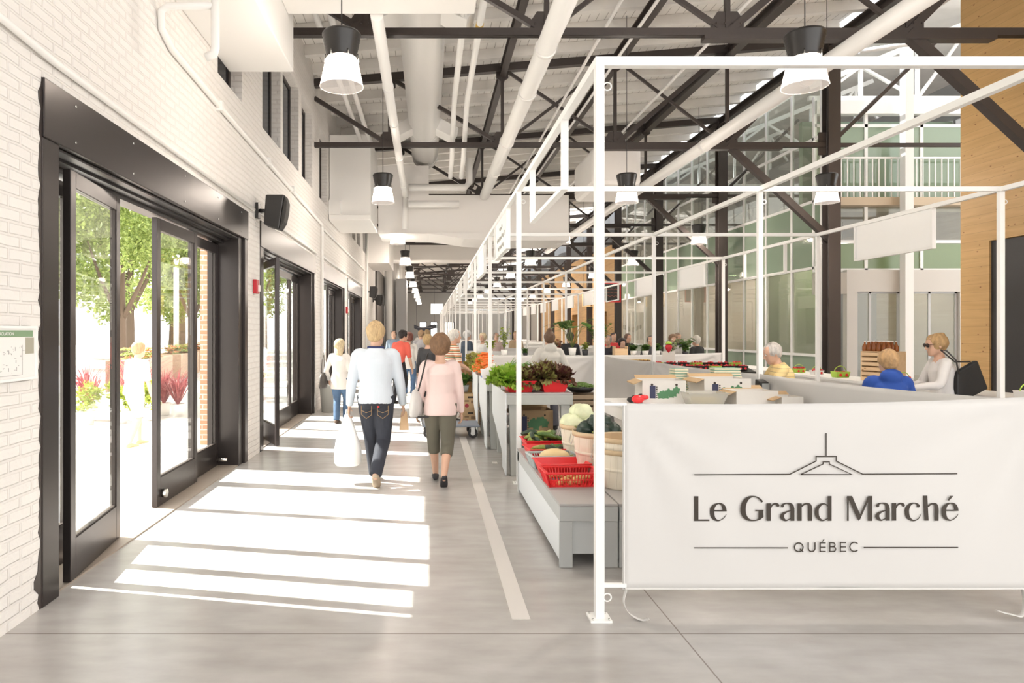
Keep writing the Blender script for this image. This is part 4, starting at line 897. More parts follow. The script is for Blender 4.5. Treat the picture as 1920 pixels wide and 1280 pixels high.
for k in range(9):
    if acp is None:
        r=E('acorn_squash'); m=MB(); vs=[];n=24;mm=9
        for i in range(mm+1):
            t=PI*i/mm
            for q in range(n):
                a=2*PI*q/n; rr=.072*math.sin(t)*(1+.09*math.cos(8*a)); vs.append((rr*math.cos(a),rr*math.sin(a),-.075*math.cos(t)))
        m.add(vs,[(i*n+q,i*n+(q+1)%n,(i+1)*n+(q+1)%n,(i+1)*n+q) for i in range(mm) for q in range(n)],True).build('squash_body',mat('acorn_green',(.018,.04,.028),.4,var=.3,vscale=12),r)
        MB().tube([(0,0,.06),(.005,0,.10)],[.01,.008],7).build('stem',mat('green_stem',(.25,.28,.08)),r); acp=r
    r=acp if k==0 else copy_tree(acp); a=k*2.4; q=(.05 if k>5 else .115); r.location=(1.42+q*math.cos(a),5.72+q*math.sin(a)*.9,ZB+.35+(.06 if k>5 else 0)); r.rotation_euler=(rn.uniform(.8,1.9),rn.uniform(-.5,.5),rn.random()*6)
    T(r,'dark green acorn squash heaped in the middle bushel basket','squash','acorn squashes in the bushel basket')
cb=None
for k in range(8):
    if cb is None:
        m=MB(); m.ball((0,0,0),.088,20,14); 
        for q,v in enumerate(m.v):
            v=Vector(v); d=noise.noise(v*18)*.012; m.v[q]=tuple(v*(1+d/.088))
        cb=r=m.build('cabbage',mat('pale_cabbage',(.74,.78,.52),.5,var=.25,vscale=9))
    else: r=cb.copy(); COL.objects.link(r)
    a=k*2.4+.5; q=.04 if k>5 else .115; r.location=(1.40+q*math.cos(a),6.22+q*math.sin(a),ZB+.345+(.09 if k>5 else 0)); r.rotation_euler=(rn.random()*3,rn.random()*3,0); T(r,'pale green cabbage piled in the farthest bushel basket','cabbage','cabbages in the bushel basket')
# ------------------------------------------------------------- lettuces
def leafhead(name,m,r=.12,n=46,seed=0,frill=.02,h=.16):
    rn=random.Random(seed); mb=MB()
    for k in range(n):
        a=rn.random()*2*PI; tilt=rn.uniform(.15,1.35); L=r*rn.uniform(.75,1.2)+h*.25*math.cos(tilt); wd=L*.62; ph=rn.random()*6
        U=6;V=6; vs=[]; ca,sa=math.cos(a),math.sin(a)
        for i in range(U+1):
            u=i/U; 
            for j in range(V+1):
                v=j/V*2-1; ww=wd*(.25+.9*math.sin(PI*min(1,u*.72+.06)))*.6
                th=tilt*(.35+.9*u); rad=L*u*math.sin(th)*1.0; z=L*u*math.cos(th)+h*.1
                fr=frill*u*abs(v)**1.0*math.sin(v*9+u*7+ph)+frill*.5*math.sin(j*2.6+ph)*u*u
                x=rad+fr*math.cos(th); y=v*ww; z=z+fr*1.1+.02*u*v*v
                vs.append((x*ca-y*sa,x*sa+y*ca,z))
        mb.add(vs,[(i*(V+1)+j,i*(V+1)+j+1,(i+1)*(V+1)+j+1,(i+1)*(V+1)+j) for i in range(U) for j in range(V)],True)
    o=mb.build(name,m,fix=False); return o
def leafmat(name,c1,c2):
    m=mat(name,c1,.5); n=m.node_tree.nodes; l=m.node_tree.links; b=n['Principled BSDF']; tc=n.new('ShaderNodeTexCoord'); nz=n.new('ShaderNodeTexNoise'); nz.inputs['Scale'].default_value=14; nz.inputs['Detail'].default_value=3; l.new(tc.outputs['Object'],nz.inputs['Vector'])
    cr_=n.new('ShaderNodeValToRGB'); cr_.color_ramp.elements[0].position=.42; cr_.color_ramp.elements[1].position=.6; cr_.color_ramp.elements[0].color=(*c1,1); cr_.color_ramp.elements[1].color=(*c2,1); l.new(nz.outputs[0],cr_.inputs[0]); l.new(cr_.outputs[0],b.inputs['Base Color'])
    tr=n.new('ShaderNodeBsdfTranslucent'); l.new(cr_.outputs[0],tr.inputs[0]); mx=n.new('ShaderNodeMixShader'); mx.inputs[0].default_value=.35; l.new(b.outputs[0],mx.inputs[1]); l.new(tr.outputs[0],mx.inputs[2]); l.new(mx.outputs[0],n['Material Output'].inputs[0]); return m
M_LG=leafmat('green_lettuce_leaf',(.22,.42,.03),(.42,.60,.09)); M_LR=leafmat('red_lettuce_leaf',(.10,.03,.025),(.30,.30,.09)); M_LR2=leafmat('dark_red_lettuce_leaf',(.09,.025,.025),(.20,.12,.06))
bin_('plastic_bin',(1.03,7.84,.93),R(3),.34,.30,.125,M_RED,'red bin of green and red lettuce at the left of the grey table','bin'); bin_('plastic_bin',(1.42,7.86,.93),R(5),.32,.30,.125,M_RED,'red bin of dark red lettuce at the right of the grey table','bin')
LS=[(leafhead('lettuce',M_LG,.14,60,1),[(.90,7.76,.97),(.86,8.0,.99),(.96,7.92,1.02)],'frilly bright green lettuce spilling over the left red bin','green lettuces'),
    (leafhead('lettuce',M_LR,.14,60,2),[(1.12,7.80,.98),(1.18,8.0,1.0),(1.33,7.80,1.02),(1.36,7.98,1.06)],'frilly red-brown lettuce with green hearts standing in the red bins','red lettuces'),
    (leafhead('lettuce',M_LR2,.13,60,3),[(1.53,7.84,1.0),(1.50,8.02,1.03),(1.08,7.98,1.0)],'dark red lettuce heaped at the edge of the right red bin','dark red lettuces')]
for o,ps,lab,grp in LS:
    for k,p in enumerate(ps):
        q=o if k==0 else o.copy()
        if k: COL.objects.link(q)
        q.location=p; q.rotation_euler=(rn.uniform(-.3,.3),rn.uniform(-.3,.3),rn.random()*6); T(q,lab.replace('lettuce','lettuce, %s'%['frontmost of its colour','second of its colour','third of its colour','rearmost of its colour'][k]),'lettuce',grp)
# ------------------------------------------------------------- heaps on the second table
def heap(proto,n,cx,cy,rx,ry,z0,zh,cat,lab,grp,rr=(3,3,6),s=(.85,1.15)):
    for k in range(n):
        q=proto if k==0 else copy_tree(proto)
        a=rn.random()*2*PI; t=math.sqrt(rn.random()); q.location=(cx+rx*t*math.cos(a),cy+ry*t*math.sin(a),z0+zh*(1-t)*rn.uniform(.75,1)+.01); q.rotation_euler=(rn.uniform(-1,1)*rr[0],rn.uniform(-1,1)*rr[1],rn.random()*rr[2]); f=rn.uniform(*s); q.scale=(f,f,f); T(q,lab,cat,grp)
def rooted(name,body,bm,leafm,leafy=.08,nl=5):
    r=E(name); body.build('root',bm,r); m=MB()
    for k in range(nl):
        a=k*1.3; m.tube([(0,0,.0),(-leafy*.6,leafy*.15*math.sin(a),leafy*.1*math.cos(a)),(-leafy,leafy*.4*math.sin(a),leafy*.3*math.cos(a))],[.003,.002,.004],4)
    m.build('leaf_tops',leafm,r,loc=(-.0,0,0)); return r
car=rooted('carrot',MB().tube([(-.10,0,0),(-.09,0,0),(0,0,0),(.12,0,0)],[.012,.022,.016,.003],7),mat('carrot_orange',(.90,.22,.04),.5),M_LG,.04,2)
for ch in car.children:
    if ch.name.startswith('leaf'): ch.location=(-.10,0,0)
heap(car,110,.92,11.2,.14,.36,.96,.36,'carrot','orange carrot in the tall heap near the aisle','carrots on the second table',(.25,.25,.8))
rad=rooted('radish',MB().ball((0,0,0),(.018,.016,.016),8,6),mat('radish_red',(.65,.03,.08),.4),M_LG,.08,4)
heap(rad,44,1.0,9.85,.13,.3,.95,.17,'radish','red radish on the grey table behind the lettuce','radishes')
on=MB().ball((0,0,0),(.035,.035,.032),12,8).tube([(0,0,.03),(0,0,.05)],[.008,.003],6).build('onion',mat('onion_white',(.86,.83,.76),.4)); heap(on,44,.95,10.35,.12,.25,.95,.2,'onion','white onion heaped beside the carrots','white onions',(1,1,6))
tu=MB().ball((0,0,0),(.04,.04,.034),12,8).build('turnip',mat('turnip_purple',(.82,.68,.74),.45,var=.5,vscale=12)); heap(tu,70,1.30,8.75,.26,.35,.95,.24,'turnip','pink and white turnip behind the red lettuce','turnips',(3,3,6))
le=MB().tube([(-.2,0,0),(-.05,0,0)],[.014,.013],7).build('leek_stem_proto',mat('leek_white',(.85,.88,.7),.5)); 
r=E('leek'); le.parent=r; le.name='leek_shaft'; m=MB()
for k in range(5): m.tube([(-.05,0,0),(.08,.02*(k-2),.01*k),(.22,.05*(k-2),.02*k)],[.01,.01,.003],5)
m.build('leek_leaves',mat('leek_green',(.16,.33,.08),.5),r); heap(r,26,1.28,10.2,.16,.3,.96,.22,'leek','leek with long green leaves lying on the second table','leeks',(.2,.2,.9))
M_CORN=leafmat('husk',(.35,.33,.06),(.6,.55,.2)); co=E('corn_cob'); MB().tube([(-.1,0,0),(-.05,0,0),(.04,0,0),(.12,0,0)],[.012,.028,.024,.004],9).build('husk',M_CORN,co); MB().tube([(.1,0,0),(.15,.01,.01)],[.008,.003],5).build('silk',mat('silk_brown',(.2,.1,.04),.7),co)
heap(co,36,.85,12.6,.16,.4,1.0,.28,'corn cob','corn cob in green husk stacked beyond the carrots','corn cobs',(.3,1.4,1.2))
o=MB().box(.66,1.1,12.25,13.2,.002,.97).build('corn_crate',M_CLTD,bevel=.01); T(o,'brown wooden crate under the corn cobs','crate')
pb=E('paper_bag',(.88,10.0,.93),0,'white crumpled paper bag at the aisle edge of the second table','bag'); m=MB(); m.hexa([(-.1,-.08,0),(.1,-.08,0),(.1,.08,0),(-.1,.08,0)],[(-.13,-.1,.13),(.12,-.11,.15),(.13,.1,.12),(-.12,.11,.14)]); m.build('bag_body',M_WHITE,pb,bevel=.01); MB().box(-.11,-.095,-.07,.05,.02,.12).build('blue_print',mat('blue_print',(.05,.2,.7),.5),pb)
# ------------------------------------------------------------- cartons
M_CARD=mat('brown_cardboard',(.48,.33,.18),.7); M_CARDW=mat('white_cardboard',(.74,.71,.66),.6); M_PNT=mat('printed_green',(.08,.22,.10),.5); M_NAVY=mat('printed_navy',(.03,.035,.09),.5)
def carton(x,y,z,W,D,H,m,lab,rz_=0,openn=True,prnt='cab',name='carton'):
    r=E(name,(x,y,z),rz_,lab,'box'); t=.006; b=MB()
    b.box(-W/2,W/2,-D/2,-D/2+t,0,H).box(-W/2,W/2,D/2-t,D/2,0,H).box(-W/2,-W/2+t,-D/2+t,D/2-t,0,H).box(W/2-t,W/2,-D/2+t,D/2-t,0,H).box(-W/2+t,W/2-t,-D/2+t,D/2-t,0,t)
    if not openn: b.box(-W/2+t,W/2-t,-D/2+t,D/2-t,H-t,H)
    b.build('box_body',m,r)
    if openn:
        MB().hexa([(-W/2,-D/2,H-.002),(-W/2+t,-D/2,H),(-W/2+t,D/2,H),(-W/2,D/2,H-.002)],[(-W/2-.08,-D/2,H-.04),(-W/2-.08,-D/2,H-.03),(-W/2-.08,D/2,H-.03),(-W/2-.08,D/2,H-.04)]).build('flap',M_CARD,r)
        MB().hexa([(-W/2,D/2-t,H),(W/2,D/2-t,H),(W/2,D/2,H),(-W/2,D/2,H)],[(-W/2,D/2+.05,H+.03),(W/2,D/2+.05,H+.03),(W/2,D/2+.055,H+.03),(-W/2,D/2+.055,H+.03)]).build('flap',M_CARD,r)
    if prnt=='cab':
        MB().box(-W*.33,-W*.2,-D/2-.0015,-D/2,H*.22,H*.78).build('printed_panel',M_NAVY,r); q=MB()
        for k in range(6): q.box(-W*.19,-W*.155,-D/2-.0015,-D/2,H*(.24+k*.09),H*(.29+k*.09))
        q.build('printed_word',M_INK,r); rn2=random.Random(int(x*100)); q=MB()
        for k in range(7):
            cx=-W*.08+k*W*.06; cz=H*(.35+.25*rn2.random()); rr=H*.16; q.prism([(cx+rr*(1+.25*math.sin(5*a))*math.cos(a)*.9,cz+rr*(1+.25*math.sin(5*a))*math.sin(a)) for a in [PI*2*j/14 for j in range(14)]],'y',-D/2-.002-.0003*k,-D/2)
        q.build('printed_leaves',M_PNT,r)
    if prnt=='apple':
        MB().tube([(-W*.22,-D/2-.001,H*.25),(-W*.22,-D/2,H*.25)],.035,14).build('red_print',mat('dull_red_print',(.35,.03,.05),.5),r); MB().box(-.045,.045,-D/2-.001,-D/2,H*.72,H*.84).build('hand_hole',M_INK,r)
        q=MB(); q.box(-W*.35,-W*.1,-D/2-.001,-D/2,H*.5,H*.6).box(W*.02,W*.3,-D/2-.001,-D/2,H*.4,H*.58).box(W*.3,W*.38,-D/2-.001,-D/2,H*.2,H*.6); q.build('printed_marks',mat('print_brown',(.22,.14,.08),.6),r)
    for s in ((-1,1) if prnt=='cab' else ()): MB().tube([(s*W*.28,-D/2-.001,H*.82),(s*W*.28,-D/2,H*.82)],.012,10).build('vent_hole',M_INK,r)
    return r
carton(2.24,6.62,.94,.40,.36,.215,M_CARDW,'white vegetable carton with green leaf print, leftmost on the packing table',R(-6))
carton(2.86,6.72,.94,.46,.34,.225,M_CARDW,'taller white carton at the back of the packing table with green leaf print',R(3))
carton(3.02,6.42,.94,.40,.26,.13,M_CARDW,'low open white carton at the front right of the packing table',R(4),prnt=None)
carton(3.30,6.32,.94,.20,.24,.085,M_CARDW,'small low white carton at the right end of the packing table',R(2),prnt=None)
carton(1.29,8.55,.321,.46,.35,.33,M_CARD,'white and brown carton with leaf print on the shelf under the lettuce table',R(2))
carton(.72,11.9,.002,.30,.30,.27,M_CARD,'brown fruit carton on the floor by the carrots, lower of two',0,False,'apple'); carton(.72,11.9,.274,.30,.30,.27,M_CARD,'brown fruit carton stacked on another by the carrots, upper of two',0,False,'apple')
tb_=E('plastic_tub',(2.55,6.34,.94),0,'clear plastic tub with yellow beans on the packing table','tub'); tray(.36,.26,.11).build('tub_body',glass_mat('cloudy_plastic',(.9,.9,.88),refl=.7,op=.35,opcol=(.8,.78,.72)),tb_)
q=MB(); 
for k in range(140): q.tube([(rn.uniform(-.11,.10),rn.uniform(-.08,.08),.012+rn.random()*.05),]+[(0,0,0)],.004,4) if False else q.bar((rn.uniform(-.12,.06),rn.uniform(-.08,.08),.012+rn.random()*.05),(rn.uniform(-.02,.13),rn.uniform(-.08,.08),.012+rn.random()*.05),.008,.008)
bo=q.build('yellow_beans',mat('wax_bean',(.78,.62,.22),.5)); bo.location=(2.55,6.34,.945); T(bo,'loose heap of yellow wax beans inside the clear tub','beans',kind='stuff')
# stacks of green berry boxes
M_PUN=mat('green_punnet',(.30,.48,.36),.6); M_PUNE=mat('cream_rim',(.80,.72,.52),.6)
pu=E('berry_box'); tray(.13,.13,.075,taper=.012,lip=.002).build('box_body',M_PUN,pu); MB().box(-.07,.07,-.07,-.066,.066,.08).box(-.07,.07,.066,.07,.066,.08).box(-.07,-.066,-.066,.066,.066,.08).box(.066,.07,-.066,.066,.066,.08).build('rim',M_PUNE,pu)
first=True
for (x,y,n,lab,g) in ((2.57,7.02,9,'green cardboard berry box in the tall stack behind the cartons','tall stack of berry boxes'),(3.0,7.06,4,'green cardboard berry box in the short stack right of the tall one','short stack of berry boxes'),(3.13,7.06,4,'green cardboard berry box in the right short stack','right stack of berry boxes')):
    for k in range(n):
        p=pu if first else copy_tree(pu); first=False; p.location=(x+rn.uniform(-.005,.005),y,.94+k*.027+(.14 if n==4 else .0)); p.rotation_euler=(0,0,rn.uniform(-.06,.06)); T(p,lab,'berry box',g)

o=MB().box(2.90,3.22,6.97,7.14,.941,1.079).build('grey_crate',mat('grey_plastic',(.50,.55,.55))); T(o,'low grey crate carrying the short stacks of berry boxes','crate')
ps=E('card_terminal',(3.42,7.0,.94),R(10),'dark card payment terminal and papers hung by the middle post','card reader'); MB().hexa([(-.05,-.06,0),(.05,-.06,0),(.05,.06,0),(-.05,.06,0)],[(-.05,-.04,.16),(.05,-.04,.16),(.05,.05,.19),(-.05,.05,.19)]).build('terminal_body',M_CAP,ps,bevel=.01); MB().box(-.04,.04,-.056,-.05,.09,.15).build('screen',mat('pale_screen',(.4,.42,.42),.3),ps)
gl=MB()
for k in range(5): gl.ball((1.93+.05*k,6.5+.03*(k%2),.97+.015*(k%3)),(.045,.05,.028),10,6)
o=gl.build('work_gloves',mat('black_glove',(.03,.03,.03),.8)); T(o,'black work gloves crumpled at the left end of the packing table','gloves')
o=MB().ball((1.96,6.40,.985),(.06,.035,.04),12,8).ball((2.02,6.42,1.0),(.05,.03,.025),12,8).build('red_cloth',M_RED); T(o,'red cloth lying on the black gloves','cloth')
# bean bowl on crates

M_DKW=wood_mat('weathered_slats',(.36,.27,.18),(.27,.20,.13),'x',plank=.09,knots=False)
def slatcrate(x,y,z,W,D,H,m,lab,rz_=0,n=4):
    r=E('slatted_crate',(x,y,z),rz_,lab,'crate'); 
    for s in (-1,1): MB().box(s*W/2-.008,s*W/2+.008,-D/2,D/2,0,H).build('end_panel',m,r)
    hh=H/n*.70
    for k in range(n):
        for s in (-1,1): MB().box(-W/2+.009,W/2-.009,s*D/2-.006,s*D/2+.006,k*H/n+.004,k*H/n+.004+hh).build('slat',m,r)
    MB().box(-W/2+.009,W/2-.009,-D/2+.007,D/2-.007,0,.01).build('base',m,r); return r
slatcrate(1.86,8.35,.002,.42,.34,.29,M_DKW,'weathered slatted crate under the bean bowl, bottom of three'); slatcrate(1.86,8.35,.294,.42,.34,.29,M_DKW,'weathered slatted crate under the bean bowl, middle of three'); slatcrate(1.86,8.35,.586,.42,.34,.29,M_DKW,'weathered slatted crate under the bean bowl, top of three')
o=MB().lathe([(0,0),(.12,.005),(.2,.07),(.205,.07),(.12,-.0),(0,-.002)],(1.86,8.35,.88),28).build('shallow_bowl',M_CAP); T(o,'wide black bowl of green beans on stacked crates','bowl')
q=MB()
for k in range(260):
    a=rn.random()*6.28; t=math.sqrt(rn.random())*.16; b_=rn.random()*3.14; z=.935+.05*(1-(t/.16)**2)+rn.random()*.01; c_=(1.86+t*math.cos(a),8.35+t*math.sin(a)); q.bar((c_[0]-.03*math.cos(b_),c_[1]-.03*math.sin(b_),z),(c_[0]+.03*math.cos(b_),c_[1]+.03*math.sin(b_),z+rn.uniform(-.01,.01)),.007,.007)
T(q.build('green_beans',mat('bean_green',(.16,.26,.06),.5)),'heap of green beans in the black bowl','beans',kind='stuff')
# ------------------------------------------------------------- goods on the right counter
CZ=.901
M_PINE=wood_mat('pale_pine_crate',(.80,.58,.35),(.72,.50,.28),'x',plank=0,knots=True)
slatcrate(6.62,9.95,CZ,.42,.34,.43,M_PINE,'pale pine crate displaying bottles on the right counter',R(-68),6)
bt=E('syrup_bottle'); MB().lathe([(0,0),(.03,0),(.034,.01),(.034,.07),(.012,.11),(.011,.14),(0,.14)],n=14).build('bottle_glass',mat('amber_glass',(.45,.14,.03),.08,trans=.5),bt); MB().tube([(0,0,.135),(0,0,.15)],.013,10).build('cap',M_WHITE,bt)
for k in range(22):
    p=bt if k==0 else copy_tree(bt); i,j=k%6,k//6; u=-.19+i*.072; v=-.12+j*.075; a=R(-68); p.location=(6.62+u*math.cos(a)-v*math.sin(a),9.95+u*math.sin(a)+v*math.cos(a),CZ+.43); T(p,'small amber syrup bottle standing on the pine crate','bottle','syrup bottles on the pine crate')
MB().box(.209,.2105,-.02,.02,.24,.33).build('hand_hole',M_INK,[o for o in bpy.data.objects if o.get('label','').startswith('pale pine crate')][0])
MB_top=MB().box(-.2,.2,-.16,.16,.42,.43).build('crate_top',M_PINE,[o for o in bpy.data.objects if o.get('label','').startswith('pale pine crate')][0])
M_LIME=mat('lime_card',(.42,.62,.08),.5); M_BER=mat('strawberry_red',(.55,.02,.03),.4)
def punnet(x,y,z,lab,col,s=1,handle=True):
    r=E('berry_basket',(x,y,z),rn.uniform(-.1,.1),lab,'basket'); r.scale=(s,s,s); tray(.2,.14,.075,taper=.012,lip=.001).build('basket_body',col,r)
    if handle: MB().tube(arc((0,0,.07),.09,0,180,10),.006,6).build('handle',M_LIME,r)
    m=MB(); m.tube([(-.045,-.071,.035),(-.045,-.0735,.035)],.022,10); m.tube([(.045,-.071,.035),(.045,-.0735,.035)],.022,10); m.build('red_print',M_RED,r); return r
bpro=MB().ball((0,0,0),(.016,.016,.019),8,6).build('strawberry',M_BER); bu=[0]
def berries(x,y,z,n,lab,grp,rx=.08,ry=.05):
    for k in range(n):
        p=bpro if bu[0]==0 else bpro.copy()
        if bu[0]: COL.objects.link(p)
        bu[0]+=1; p.location=(x+rn.uniform(-rx,rx),y+rn.uniform(-ry,ry),z+.07+rn.random()*.02); p.rotation_euler=(rn.random()*3,rn.random()*3,0); T(p,lab,'strawberry',grp)
cfg=[(6.45,7.55,'lime and white basket of berries at the near end of the right counter',M_WHITE,1.15),(6.50,9.35,'green-rimmed white basket of strawberries left of the pine crate',M_WHITE,1),(6.45,10.7,'lime green basket with red print on the right counter',M_LIME,1.1),(6.45,11.35,'small white basket of raspberries left of the lime one',M_WHITE,.9),(6.45,11.9,'lime basket of apples behind the seller in yellow',M_LIME,.9)]
cfg[0]=(6.30,7.15,*cfg[0][2:])
for x,y,lab,m_,s in cfg: punnet(x,y,CZ,lab,m_,s); berries(x,y,CZ,16,'red berry heaped in the '+lab.split(' of')[0].split(' with')[0]+', seen at y %s'%('near end' if y<8 else 'counter'),'berries in baskets on the right counter') if False else berries(x,y,CZ,16,'red berry in one of the baskets along the right counter','berries in baskets on the right counter')
# strawberry display beyond the yellow-shirted seller
dp=E('tilted_display',(5.0,12.6,0),0,'tilted display stand of strawberry and apple baskets behind the seller','stand'); MB().hexa([(-.9,-.3,.86),(.9,-.3,.86),(.9,.3,.98),(-.9,.3,.98)],[(-.9,-.3,.89),(.9,-.3,.89),(.9,.3,1.01),(-.9,.3,1.01)]).build('tray_shelf',M_CAP,dp)
for x in (-.85,.85):
    for y in (-.25,.25): MB().box(x-.02,x+.02,y-.02,y+.02,.003,.9).build('leg',M_BLACK,dp)
for k in range(14):
    x=4.25+(k%7)*.24; y=12.42+(k//7)*.26; z=.915+(k//7)*.05; punnet(x,y,z,'fruit basket %s in the %s row of the tilted display'%(['first','second','third','fourth','fifth','sixth','seventh'][k%7],['front','back'][k//7]),M_LIME if k%3==1 else M_CAP,.95,False); berries(x,y,z,9,'red berry in the baskets of the tilted display','berries on the tilted display')
hn=E('honey_jar'); MB().lathe([(0,0),(.03,0),(.032,.06),(.025,.08),(0,.08)],n=12).build('jar',mat('amber_glass',(.45,.14,.03)),hn); MB().tube([(0,0,.08),(0,0,.095)],.027,12).build('lid',mat('gold_lid',(.7,.5,.2),.3,metal=.6),hn)
for k in range(18):
    p=hn if k==0 else copy_tree(hn); p.location=(3.75+(k%6)*.07,12.7+(k//6)*.08,1.0); T(p,'small honey jar in the cluster left of the strawberry display','jar','honey jars')
o=MB().box(3.68,4.18,12.62,12.92,.003,.998).build('jar_plinth',M_WHITE); T(o,'white plinth under the honey jars','plinth')
bd=E('strawberry_board',(4.55,12.95,1.06),0,'small cut-out price board with a red berry drawing above the display','sign'); MB().box(-.12,.12,0,.01,-.1,.18).build('board',M_CARDW,bd); MB().lathe([(0,-.09),(.05,-.03),(.07,.03),(.04,.07),(0,.07)],(0,0,.24),16,1,.3).build('berry_drawing',M_BER,bd); MB().lathe([(0,0),(.07,.01),(.04,.05),(0,.06)],(0,0,.31),12,1,.3).build('leaf_drawing',M_LIME,bd)
# ------------------------------------------------------------- potted plants on the back shelf
sh=E('plant_shelf',(0,14.4,0),0,'long pale shelf for potted plants behind the rear cloth screens','shelf'); MB().box(1.1,6.0,-.15,.3,1.08,1.11).build('shelf_board',M_TOP,sh)
for x in (1.15,3.5,5.9): MB().box(x-.03,x+.03,-.1,.25,.003,1.08).build('leg',M_WHITE,sh)
def pot(x,y,z,r_,h,m,lab,kind,lm,n=12,H=.5,seed=0):
    r=E('potted_plant',(x,y,z),0,lab,'plant'); MB().lathe([(0,0),(r_*.75,0),(r_,h),(r_*.93,h),(r_*.9,h*.9),(0,h*.88)],n=18).build('pot',m,r)
    rn=random.Random(seed); st=MB(); lf=MB()
    for k in range(n):
        a=rn.random()*6.28; L=H*rn.uniform(.6,1); sp=rn.uniform(.2,.65) if kind!='upright' else rn.uniform(.05,.3)
        p0=Vector((0,0,h*.9)); p1=Vector((math.cos(a)*L*sp*.5,math.sin(a)*L*sp*.5,h+L*.6)); p2=Vector((math.cos(a)*L*sp,math.sin(a)*L*sp,h+L*(.9 if kind!='broad' else .75)))
        st.tube([p0,p1,p2],.004,5)
        if kind=='broad': leafs=[(p2,.24,.13)]
        elif kind=='grass': leafs=[]; lf.add(*blade(p0,p1,p2,.012))
        else: leafs=[(p0.lerp(p2,t),.07,.035) for t in (.35,.5,.65,.8,.9,1)]
        for c,ll,lw in leafs:
            b=rn.random()*6.28 if kind!='broad' else a; d=Vector((math.cos(b),math.sin(b),rn.uniform(-.5,.4))).normalized(); sd=d.cross(Vector((0,0,1))).normalized()
            nrm=sd.cross(d); pts=[(0,0),(.25,.8),(.55,1),(.8,.6),(1,0)]
            vs=[c]; 
            for u,w_ in pts[1:-1]: vs+=[c+d*ll*u+sd*lw*w_-nrm*ll*.25*u*u, c+d*ll*u-nrm*ll*.25*u*u-nrm*.006, c+d*ll*u-sd*lw*w_-nrm*ll*.25*u*u]
            vs.append(c+d*ll-nrm*ll*.3)
            lf.add(vs,[(0,1,2),(0,2,3),(1,4,5,2),(2,5,6,3),(4,7,8,5),(5,8,9,6),(7,10,8),(8,10,9)],True)
    st.build('stems',mat('plant_stem',(.15,.2,.05),.6),r); lf.build('leaves',lm,r,fix=False); return r
def blade(p0,p1,p2,w):
    sd=(p2-p0).cross(Vector((0,0,1))).normalized()*w
    return [p0-sd,p0+sd,p1-sd,p1+sd,p2],[(0,1,3,2),(2,3,4)]
M_LF1=leafmat('deep_green_leaf',(.06,.14,.03),(.14,.26,.05)); M_LF2=leafmat('yellow_green_leaf',(.28,.35,.05),(.45,.52,.10)); M_LF3=leafmat('reddish_leaf',(.28,.06,.06),(.36,.22,.12)); M_POTB=mat('black_pot',(.03,.03,.035),.5)
SZ=1.111
P=[(3.05,.085,.16,M_WHITE,'white pot with a big-leaved philodendron on the back shelf','broad',M_LF1,14,.8),(3.32,.07,.12,M_POTB,'small black pot with a yellow bloom between the two white pots','bush',M_LF2,8,.18),(3.6,.085,.16,M_WHITE,'white pot with a tall bushy green plant by the big post','bush',M_LF1,24,.6),(2.75,.07,.1,M_POTB,'black pot of reddish leaves left of the philodendron','bush',M_LF3,12,.28),
(1.6,.07,.12,M_WHITE,'white pot with a tall upright yellow-green plant','upright',M_LF2,10,.55),(1.3,.06,.1,M_WHITE,'small pot of young green leaves beside the left posts','bush',M_LF2,10,.25),(2.05,.06,.06,M_POTB,'low pot with a thin sprawling plant left of the hooded person','bush',M_LF1,6,.12),
(4.35,.07,.1,M_WHITE,'white pot of short dark leaves, first of the row by the food hall','bush',M_LF1,14,.16),(4.6,.07,.1,M_WHITE,'white pot of short dark leaves, second of the row by the food hall','bush',M_LF1,14,.16),(4.85,.07,.1,M_WHITE,'white pot of short dark leaves, third of the row by the food hall','bush',M_LF1,14,.18),(5.15,.07,.08,M_POTB,'black pot of speckled pale leaves near the end of the shelf','bush',leafmat('variegated',(.2,.28,.1),(.75,.72,.6)),16,.32),(5.45,.07,.08,M_POTB,'black pot of mid green leaves at the end of the shelf','bush',M_LF1,16,.32)]
for k,(x,r_,h,m_,lab,kd,lm,n,H) in enumerate(P): pot(x,14.5,SZ,r_,h,m_,lab,kd,lm,n,H,k)
slatcrate(4.05,14.45,SZ,.26,.2,.2,M_PINE,'small pine slatted box at the left end of the herb row',0,1)
# trolley and bucket
tr=E('platform_trolley',(.35,10.6,0),0,'grey flat platform trolley with black castors in the aisle','trolley'); MB().box(-.45,.42,-.3,.3,.17,.20).build('platform',mat('blue_grey_deck',(.22,.25,.30),.5),tr,bevel=.01)
for x in (-.36,.32):
    for y in (-.22,.22):
        w_=MB().tube([(x,y-.02,.075),(x,y+.02,.075)],.073,20).build('castor',M_CAP,tr); MB().tube([(x,y-.022,.075),(x,y+.022,.075)],.035,14).build('hub',M_CHROME,w_); MB().box(x-.03,x+.03,y-.035,y-.028,.075,.17).box(x-.03,x+.03,y+.028,y+.035,.075,.17).build('fork',M_CHROME,tr)
MB().tube([(-.45,-.25,.2),(-.5,-.25,.42),(-.5,.25,.42),(-.45,.25,.2)],.014,8).build('push_bar',M_CHROME,tr)
bk=MB().lathe([(0,0),(.14,0),(.18,.52),(.19,.52),(.19,.55),(.17,.55),(.13,.02),(0,.02)],(-2.02,13.75,.003),24).build('waste_bin',mat('galv_bin',(.58,.58,.55),.45)); T(bk,'round pale grey bin against the wall between two doorways','bin')
pt=E('potted_plant',(.62,12.0,.56),0,'leafy green potted plant on a dark crate by the brown cartons','plant')
MB().lathe([(0,0),(.07,0),(.09,.12),(0,.11)],n=14).build('pot',mat('grey_pot',(.35,.36,.36),.5),pt)
lf=leafhead('foliage',M_LF1,.16,26,9,.01); lf.parent=pt; lf.location=(0,0,.1)
